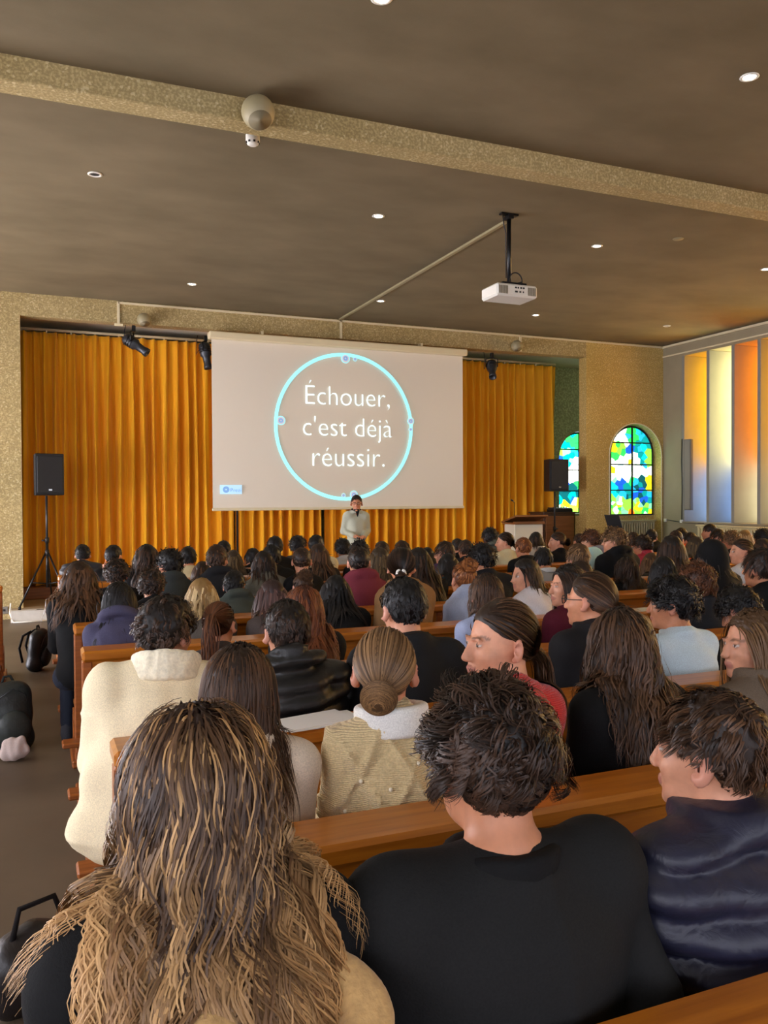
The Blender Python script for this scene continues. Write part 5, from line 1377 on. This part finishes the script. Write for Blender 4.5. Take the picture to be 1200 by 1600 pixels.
# ---- seventh row
person(125, 876, 'F', 'wavy', 'brown', 'sweater', BLK, 'person in black sweater with wavy brown hair leaning at the aisle', yaw=-20, rz=-6, wid=0.86, lean=0.34)
person(182, 872, 'G', 'curly', 'dark', 'jacket', BLK, 'person with bushy dark brown curls and black jacket next to the blue-violet hoodie', yaw=-8, wid=0.80, lean=0.12)
person(263, 856, 'G', 'curly', 'black', 'jackhood', (52, 58, 58), 'person with black curls and glasses in dark green-grey hooded jacket', yaw=42, wid=0.74, lean=0.10, skin='light')
person(339, 850, 'G', 'short', 'brown', 'jackhood', CHAR, 'person with neat short brown hair, right ear showing, above the grey-green jacket', yaw=-28, wid=0.72, lean=0.08, skin='fair')
person(412, 860, 'G', 'bob', 'dark', 'coat', (104, 102, 90), 'person with dark bob and olive-grey coat', yaw=-10, wid=0.68, lean=0.10)
person(471, 854, 'G', 'crop', 'brown', 'sweater', BLK, 'person with cropped brown hair, bare neck and both ears visible', yaw=-8, wid=0.68, lean=0.06, skin='fair')
person(560, 852, 'F', 'crop', 'dark', 'hoodie', (118, 48, 60), 'person in maroon hoodie with cropped dark hair below the presenter', yaw=-18, wid=0.86, lean=0.08, skin='fair')
person(592, 855, 'G', 'long', 'olive', 'sweater', (150, 120, 96), 'person with long blond-streaked hair beside the white scrunchie', yaw=14, lean=0.10, skin='fair')
scr_, scp = person(627, 854, 'E', 'lowpony', 'dark', 'coat', (140, 104, 66), 'person with dark hair tied by a white scrunchie and tan coat', yaw=-20, wid=0.72, lean=0.06, dy=0.03)
person(694, 845, 'H', 'bowl', 'brown', 'sweater', (74, 56, 94), 'person with wavy brown hair and glasses in purple top turned left', yaw=50, lean=0.08, skin='fair')
person(700, 864, 'G', 'long', 'black', 'sweater', (44, 84, 94), 'person with long black hair and teal sweater', yaw=-10, lean=0.24, dy=-0.04)
person(752, 847, 'F', 'curly', 'black', 'jacket', (28, 29, 33), 'person with dark tousled hair hunched in broad black jacket', yaw=30, lean=0.22, wid=1.08)
person(848, 855, 'G', 'bowl', 'black', 'sweater', (150, 148, 146), 'person with black mop of hair and grey collar before the cabinet', yaw=-4, lean=0.14)
person(959, 822, 'G', 'curly', 'light', 'jackhood', BLK, 'person with blond-brown curls and glasses in black hooded jacket', yaw=48, lean=0.06, skin='fair')
person(1003, 835, 'H', 'curly', 'dark', 'puffer', (172, 34, 58), 'person in crimson puffer jacket with wavy dark hair', yaw=30, wid=0.74, lean=0.12)
person(1087, 838, 'G', 'long', 'olive', 'sweater', BLK, 'person with long straight olive-brown hair and black top', yaw=-14, lean=0.12)
person(1191, 841, 'G', 'bob', 'brown', 'jacket', (70, 62, 58), 'person with smooth brown hair at the right edge above the mop of dark hair', yaw=-10, lean=0.14)
# ---- eighth row
puf, pfp = person(129, 850, 'J', 'short', 'black', 'puffer', (34, 36, 44), 'person in shiny black puffer jacket with black hair at the aisle end', yaw=0, rz=-4, lean=0.16, trouser=(150, 170, 196))
person(178, 851, 'I', 'crop', 'black', 'sweater', BLK, 'person in black with black cropped hair holding hands to the face', yaw=-40, lean=0.12, arms='face', skin='fair')
person(229, 850, 'H', 'wavy', 'dark', 'jacket', BLK, 'person with long dark wavy hair left of the black curls and glasses', yaw=6, lean=0.10)
person(316, 878, 'H', 'long', 'brown', 'sweater', (84, 70, 60), 'person with small brown head low between curls and neat short hair', yaw=0, lean=0.34)
person(364, 859, 'I', 'long', 'olive', 'jacket', BLK, 'person with straight dark blond hair half hidden by neat short brown hair', yaw=-8, wid=0.86, lean=0.14)
person(424, 850, 'H', 'bowl', 'black', 'jacket', BLK, 'person with black mop of hair above the dark bob', yaw=0, wid=0.86, lean=0.12)
person(497, 849, 'H', 'long', 'brown', 'sweater', (44, 40, 40), 'person with long straight brown hair right of the cropped head', yaw=0, wid=0.80, lean=0.10)
person(561, 843, 'H', 'curly', 'black', 'jacket', BLK, 'person with round black hair just in front of the presenter', yaw=-5, wid=0.80, lean=0.10)
person(628, 844, 'H', 'short', 'brown', 'jacket', CHAR, 'person with short brown hair above the white scrunchie', yaw=-10, wid=0.86, lean=0.08)
person(653, 855, 'F', 'long', 'dark', 'jacket', BLK, 'person with straight dark brown hair over black jacket left of the purple top', yaw=-4, lean=0.16)
person(727, 843, 'I', 'bowl', 'brown', 'jacket', CHAR, 'person with brown mop of hair left of the hunched black jacket', yaw=8, lean=0.10)
person(817, 839, 'H', 'short', 'ginger', 'jacket', BLK, 'person with short ginger hair and black jacket', yaw=-6, lean=0.08)
person(923, 826, 'H', 'curly', 'chestnut', 'hoodie', (132, 130, 136), 'person with wavy chestnut hair and grey hoodie by the music stand', yaw=40, lean=0.06, skin='fair')
person(1056, 828, 'H', 'crop', 'brown', 'jackhood', (206, 84, 44), 'person with cropped hair and orange hood near the corner', yaw=-32, wid=0.74, lean=0.06, skin='fair')
person(1142, 828, 'H', 'curly', 'light', 'jacket', BLK, 'person with wavy light brown hair before the long radiator', yaw=-6, wid=0.80, lean=0.06)
person(1191, 825, 'H', 'curly', 'black', 'jacket', BLK, 'person with bushy black hair at the right edge by the radiator', yaw=0, wid=0.80, lean=0.06)
# ---- ninth row
person(294, 853, 'I', 'bowl', 'black', 'sweater', (196, 180, 140), 'person with shaggy black hair and cream collar close to the curtain', yaw=-10, wid=0.86, lean=0.16)
person(349, 844, 'J', 'short', 'black', 'jacket', BLK, 'person with black hair behind the neat short brown hair', yaw=0, wid=0.78, lean=0.10)
person(394, 858, 'J', 'bob', 'black', 'sweater', BLK, 'person with black bob, cheek showing, left of the dark bob', yaw=40, wid=0.78, lean=0.20, skin='fair')
person(429, 837, 'I', 'short', 'black', 'jacket', BLK, 'person with black hair standing out against the curtain above the dark bob', yaw=0, wid=0.86, lean=0.05)
person(466, 836, 'J', 'curly', 'black', 'sweater', (60, 58, 60), 'person with fluffy black hair above the cropped head', yaw=-45, lean=0.05, skin='fair')
person(495, 835, 'I', 'crop', 'black', 'sweater', (206, 196, 160), 'person with black hair and cream top in profile left of the presenter', yaw=-55, lean=0.05, skin='fair')
person(535, 840, 'J', 'afro', 'black', 'sweater', (168, 168, 166), 'person with black curly hair and light grey sweater under the presenter', yaw=-8, lean=0.08, skin='brown')
person(596, 845, 'I', 'short', 'brown', 'jacket', CHAR, 'person with brown hair just right of the presenter', yaw=0, lean=0.10)
person(667, 855, 'I', 'bob', 'black', 'sweater', (60, 50, 54), 'person with small black head behind the straight dark brown hair', yaw=-4, lean=0.22)
person(714, 841, 'J', 'short', 'dark', 'jacket', BLK, 'person with dark hair half hidden behind the brown mop', yaw=0, wid=0.76, lean=0.08)
person(765, 823, 'J', 'afro', 'black', 'puffhood', (78, 86, 80), 'person with black afro hair and shiny grey-green puffer jacket', yaw=0, wid=0.74, lean=0.05, skin='brown')
person(788, 831, 'I', 'lowpony', 'dark', 'sweater', (206, 196, 158), 'person in cream sweater with tied dark hair in profile before the lectern', yaw=66, lean=0.05, skin='fair')
person(837, 831, 'J', 'bob', 'dark', 'sweater', (190, 184, 176), 'person with dark brown hair and pale collar right of the lectern', yaw=-10, lean=0.06)
person(870, 831, 'I', 'bun', 'brown', 'sweater', BLK, 'person in black turtleneck with brown bun in profile before the cabinet', yaw=66, lean=0.05, skin='fair')
person(905, 833, 'J', 'short', 'brown', 'jacket', CHAR, 'person with brown hair half hidden behind the grey hoodie', yaw=0, lean=0.08)
person(989, 831, 'I', 'bowl', 'brown', 'jacket', (120, 112, 100), 'person with brown hair behind the blond-brown curls', yaw=-8, lean=0.08)
person(1018, 826, 'J', 'short', 'black', 'jacket', BLK, 'person with black hair in profile below the olive radiator', yaw=-50, lean=0.05, skin='fair')
person(1064, 824, 'J', 'short', 'dark', 'jacket', BLK, 'person with dark hair right behind the orange hood', yaw=-10, wid=0.74, lean=0.05)
person(1078, 831, 'I', 'short', 'dark', 'sweater', (206, 204, 206), 'person with dark hair and white collar left of the red scarf', yaw=0, wid=0.76, lean=0.10)
person(1108, 818, 'J', 'short', 'dark', 'jacket', NAVY, 'person with dark hair and navy jacket below the blue-lit fin', yaw=46, wid=0.74, lean=0.03, skin='light')
person(1121, 826, 'I', 'bowl', 'dark', 'jacket', (190, 26, 34), 'person with dark hair and bright red scarf by the radiator', yaw=60, wid=0.76, lean=0.06, skin='fair')
person(1163, 828, 'I', 'bob', 'blond', 'jacket', (80, 74, 68), 'person with blond hair against the long radiator', yaw=-6, lean=0.08)

# ------------------------------------------------------------------ small things worn by the figures
def field_part(name, build, lo, hi, h, mat, parent, disp=None):
    f = Field(*[axis_grid(lo[i], hi[i], h, []) for i in range(3)]); build(f)
    if disp: X, Y, Z = np.meshgrid(f.x, f.y, f.z, indexing='ij', sparse=True); f.d = (f.d + disp(X, Y, Z)).astype(np.float32)
    v, q = surface(f); return link(name, np_mesh(name, v, q), mat, parent)
def head_M(p): return Matrix.Translation(Vector(p.Hc)) @ Matrix(p.HR.tolist()).to_4x4()
def glasses(o, p, mat=None):
    m = MB(); M = head_M(p); T = lambda x, y, z: tuple(M @ Vector((x, y, z)))
    for sx in (-1, 1):
        m.tube([T(sx * 0.033 + 0.023 * math.cos(a), 0.112 - 0.006 * abs(math.cos(a)), 0.004 + 0.018 * math.sin(a)) for a in np.linspace(0, 2 * math.pi, 18, endpoint=False)], 0.0022, 5, closed=True)
        m.tube([T(sx * 0.056, 0.108, 0.010), T(sx * 0.082, 0.06, 0.010), T(sx * 0.084, 0.0, 0.012), T(sx * 0.084, -0.02, 0.0)], 0.002, 5)
    m.tube([T(-0.011, 0.113, 0.008), T(0, 0.116, 0.010), T(0.011, 0.113, 0.008)], 0.002, 5)
    m.build('glasses', mat or M_BLACK, o)
def by_label(t):
    for r in PEOPLE:
        if t in r[0]['label']: return r[0], r[1]
glasses(pres, pp)
for t in ('black curls and glasses', 'glasses in purple', 'glasses in black hooded', 'slicked brown hair'): glasses(*by_label(t))
# presenter: dark collar, belt line, short beard
nR = rotm(0, -0.1, 0)
field_part('shirt_collar', lambda f: f.ring(pp.N + np.array((0, 0.0, 0.040)), 0.066, rotm(0, -0.2, 0), 0.020, 0.012, 0.005), pp.N + np.array((-0.12, -0.12, -0.03)), pp.N + np.array((0.12, 0.12, 0.12)), 0.008, mat_cloth((22, 22, 24)), pres)
MB().prism([(-0.03, 1.50), (0.03, 1.50), (0.004, 1.41), (-0.004, 1.41)], 0.105, 0.118).build('shirt_placket', mat_cloth((22, 22, 24)), pres)
def beard(f):
    H = lambda x, y, z: pp.Hc + pp.HR @ np.array((x, y, z), float)
    f.ell(H(0, 0.052, -0.088), (0.046, 0.046, 0.036), pp.HR, 0.01); f.ell(H(0, 0.05, -0.050), (0.075, 0.090, 0.028), pp.HR, 0.008, 'sub')
field_part('beard', beard, pp.Hc - 0.15, pp.Hc + 0.15, 0.006, mat_hair('dark'), pres)
rm = MB().box(-0.06, 0.06, -0.014, 0.014, -0.012, 0.012, 0.005).build('presentation_remote', M_BLACK)
hp = pres.matrix_basis @ Vector((0.0, 0.30, 1.085)); rm.location = hp; rm.rotation_euler = (0.2, 0.25, 0)
tag(rm, 'small black remote held in the hands of the presenter', 'remote')

# girl in the foreground: fluffy beige hood lying on her back
def hood(f):
    b = gp.N + np.array((0.075, -0.150, -0.165))
    f.ell(b, (0.105, 0.062, 0.105), rotm(0.15, -0.15, 0.10), 0.02)
    f.ell(gp.N + np.array((0.02, -0.07, -0.04)), (0.13, 0.06, 0.06), None, 0.06)
    f.ring(b + np.array((-0.005, -0.008, 0.070)), 0.078, rotm(0.1, 0.55, 0.10), 0.012, 0.034, 0.02, 1.25)
    f.ell(b + np.array((0.0, -0.012, 0.105)), (0.075, 0.050, 0.065), rotm(0.1, 0.3, 0.1), 0.02, 'sub')
    f.cap(b + np.array((0.015, -0.066, 0.02)), b + np.array((0.02, -0.05, -0.09)), 0.006, 0.006, 0.012, 'sub')
field_part('hood', hood, gp.N + np.array((-0.25, -0.32, -0.40)), gp.N + np.array((0.28, 0.1, 0.12)), 0.008, mat_cloth((196, 158, 104), 'fluffy'), girl, lambda X, Y, Z: folds(X, Y, Z, 0.006, 5))
field_part('inner_collar', lambda f: f.ring(cp.N + np.array((0, -0.006, 0.004)), 0.078, rotm(0, -0.1, 0), 0.016, 0.018, 0.005), cp.N + np.array((-0.14, -0.14, -0.06)), cp.N + np.array((0.14, 0.14, 0.08)), 0.008, mat_cloth((18, 18, 19)), curl)
# cable knit: shirt collar, pearls, necklace
field_part('shirt_collar', lambda f: f.ring(kp.N + np.array((0, -0.010, 0.026)), 0.086, rotm(0, -0.12, 0), 0.030, 0.020, 0.005), kp.N + np.array((-0.14, -0.14, -0.06)), kp.N + np.array((0.14, 0.14, 0.1)), 0.007, mat_cloth((232, 230, 224)), knit)
pm = MB().lathe([(0.0, -0.006), (0.0045, -0.004), (0.006, 0), (0.0045, 0.004), (0.0, 0.006)], 10).mesh('pearl')
M_PEARL = mat_plain('pearl_white', (240, 230, 205), 0.2)
deps = bpy.context.evaluated_depsgraph_get(); deps.update()
gk = [c for c in knit.children if c.name.startswith('top_garment')][0]
for (x, z) in ((-0.13, 0.92), (-0.16, 0.83), (-0.06, 0.90), (0.0, 0.84), (0.06, 0.92), (0.12, 0.94), (0.16, 0.86), (0.02, 0.96), (-0.02, 0.79), (0.09, 0.80), (-0.10, 0.78), (-0.2, 0.90), (0.2, 0.92), (-0.22, 0.82), (0.05, 0.77)):
    ok, loc, nrm, _ = gk.ray_cast(Vector((x, -0.6, z)), Vector((0, 1, 0)))
    if ok: link('pearl', pm, M_PEARL, knit, tuple(loc + Vector((0, -0.002, 0))))
MB().tube([tuple(kp.N + np.array((0.066 * math.cos(a), -0.012 + 0.064 * math.sin(a), 0.058 - 0.012 * math.sin(a)))) for a in np.linspace(0, 2 * math.pi, 26, endpoint=False)], 0.0016, 5, closed=True).build('necklace', mat_plain('gold', (200, 150, 70), 0.25, 1.0), knit)
# lace blouse frill
def frill(f):
    for a in np.linspace(0.4, 2 * math.pi - 0.4, 26):
        r = 0.115 + 0.008 * math.cos(a * 9); f.ell(lp.N + np.array((r * math.sin(a) * 0.95, -r * math.cos(a) * 0.72, -0.012 + 0.012 * math.sin(a * 11))), (0.020, 0.020, 0.016), None, 0.006)
field_part('lace_frill', frill, lp.N - 0.2, lp.N + 0.2, 0.007, mat_cloth((232, 214, 194), 'knit'), lace)
# scrunchie
sM = head_M(scp)
MB().tube([tuple(sM @ Vector((0.024 * math.cos(a), -0.115 + 0.004 * math.sin(5 * a), -0.03 + 0.024 * math.sin(a)))) for a in np.linspace(0, 2 * math.pi, 20, endpoint=False)], 0.011, 7, closed=True).build('scrunchie', mat_cloth((232, 228, 216), 'fleece'), scr_)
# fleece collar of the cream jacket
field_part('fleece_collar', lambda f: f.ring(crp.N + np.array((0, -0.012, 0.030)), 0.092, rotm(0, -0.3, 0), 0.034, 0.034, 0.01), crp.N + np.array((-0.2, -0.2, -0.08)), crp.N + np.array((0.2, 0.2, 0.14)), 0.008, mat_cloth((232, 222, 196), 'fluffy'), cream, lambda X, Y, Z: folds(X * 4, Y * 4, Z * 4, 0.003, 8))
# white collar and cuffs seen here and there
for t, c in (('black mop of hair and grey collar', (206, 206, 204)), ('dark bob and white collar', (228, 226, 220)), ('dark brown hair and pale collar', (214, 208, 196)), ('neat short brown hair', (170, 170, 168))):
    o, p = by_label(t)
    field_part('collar', lambda f: f.ring(p.N + np.array((0, -0.004, 0.034)), 0.080, rotm(0, -0.2, 0), 0.018, 0.016, 0.005), p.N + np.array((-0.14, -0.14, -0.04)), p.N + np.array((0.14, 0.14, 0.12)), 0.012, mat_cloth(c), o)
o, p = by_label('red scarf')
field_part('scarf', lambda f: f.ring(p.N + np.array((0, 0.01, 0.05)), 0.082, rotm(0, -0.3, 0), 0.03, 0.034, 0.01), p.N + np.array((-0.17, -0.17, -0.06)), p.N + np.array((0.17, 0.18, 0.16)), 0.014, mat_cloth((206, 24, 32), 'fleece'), o)

# ------------------------------------------------------------------ loose things
def backpack(loc, rz, tilt, s, col, label, lap=False):
    r = empty('backpack', loc, rz); M = Matrix.Rotation(tilt, 4, 'Y')
    def body(f):
        f.ell((0, 0, 0.22), (0.15, 0.10, 0.23), None, 0.03); f.cap((-0.08, 0, 0.06), (0.08, 0, 0.06), 0.085, 0.085, 0.05); f.cap((-0.06, 0, 0.36), (0.06, 0, 0.36), 0.075, 0.075, 0.05)
    b = field_part('pack_body', body, (-0.24, -0.2, -0.03), (0.24, 0.2, 0.5), 0.014, mat_cloth(col, 'nylon'), r, lambda X, Y, Z: folds(X, Y, Z, 0.008, 4))
    def pocket(f): f.ell((0, -0.10, 0.15), (0.11, 0.05, 0.12), None, 0.02)
    k = field_part('front_pocket', pocket, (-0.16, -0.2, 0.0), (0.16, 0.0, 0.3), 0.012, mat_cloth(tuple(int(c * 1.15) for c in col), 'nylon'), r)
    for sx in (-1, 1):
        MB().tube([(sx * 0.06, 0.07, 0.42), (sx * 0.08, 0.15, 0.36), (sx * 0.09, 0.17, 0.22), (sx * 0.11, 0.11, 0.07)], 0.014, 6).build('shoulder_strap', mat_cloth(col), r)
    MB().tube([(-0.04, 0.02, 0.435), (-0.02, 0.03, 0.48), (0.02, 0.03, 0.48), (0.04, 0.02, 0.435)], 0.009, 6).build('carry_handle', mat_cloth(col), r)
    MB().tube([(-0.12, -0.06, 0.2), (-0.08, -0.085, 0.36), (0, -0.09, 0.41), (0.08, -0.085, 0.36), (0.12, -0.06, 0.2)], 0.004, 5).build('zipper', M_DGREY, b)
    r.scale = (s, s, s); r.rotation_euler = (tilt, 0, rz)
    tag(r, label, 'backpack'); return r
backpack((0.0, 8.72, 0.02), 1.2, 0.12, 0.86, (18, 18, 20), 'black backpack with raised strap slumped on the aisle floor')
backpack((-0.16, 6.0, 0.01), 0.3, -0.05, 0.98, (44, 48, 46), 'grey-green backpack on the floor at the left picture edge')
gb = field_part('gift_pouch', lambda f: (f.ell((0, 0, 0.07), (0.09, 0.05, 0.07), None, 0.02), f.cap((-0.05, 0, 0.12), (0.05, 0, 0.13), 0.02, 0.02, 0.03)), (-0.15, -0.1, -0.01), (0.15, 0.1, 0.2), 0.01, mat_cloth((206, 186, 178)), None, lambda X, Y, Z: folds(X * 2, Y * 2, Z * 2, 0.008, 2))
gb.location = (-0.13, 5.72, 0.003); gb.name = 'pink_pouch'; tag(gb, 'crumpled pale pink pouch beside the grey-green backpack', 'pouch')
hb = empty('handbag', (0.0, 2.93, 0.0), 0.5)
bagb = field_part('bag_body', lambda f: (f.ell((0, 0, 0.13), (0.17, 0.10, 0.14), None, 0.03), f.cap((-0.1, 0, 0.05), (0.1, 0, 0.05), 0.05, 0.05, 0.04)), (-0.26, -0.2, -0.02), (0.26, 0.2, 0.32), 0.011, mat_cloth((26, 20, 20), 'nylon'), hb, lambda X, Y, Z: folds(X, Y, Z, 0.014, 6))
MB().tube([(-0.09, 0, 0.24), (-0.06, 0.01, 0.33), (0.06, 0.01, 0.33), (0.09, 0, 0.24)], 0.010, 6).build('bag_handle', mat_cloth((22, 18, 18)), hb)
MB().box(-0.03, 0.03, -0.105, -0.098, 0.17, 0.185, 0.002).build('buckle', M_CHROME, bagb)
tag(hb, 'slouchy black handbag on the floor beside the long wavy hair', 'handbag')
pa = empty('paper_sheets', (0.90, 2.76, 0.8705), 0.12)
MB().box(-0.13, 0.16, -0.085, 0.075, 0, 0.004).build('sheet', mat_plain('white_paper', (236, 236, 236), 0.7), pa)
MB().box(-0.16, 0.13, -0.07, 0.085, 0.0045, 0.007, 0, Matrix.Rotation(0.1, 4, 'Z')).build('sheet', MATS['white_paper'], pa)
tag(pa, 'white paper sheets lying on the pew rail beside the lace blouse', 'papers')
bb = field_part('tote_bag', lambda f: f.ell((0, 0, 0.11), (0.13, 0.07, 0.12), None, 0.02), (-0.18, -0.12, -0.02), (0.18, 0.12, 0.27), 0.012, mat_cloth((170, 206, 204)), None, lambda X, Y, Z: folds(X, Y, Z, 0.008, 9))
w_ = at_y(926, 884, ROW['H'] + 0.09); bb.location = (w_[0], ROW['H'] + 0.09, 0.885); tag(bb, 'pale turquoise bag on the pew rail behind the grey hoodie', 'bag')
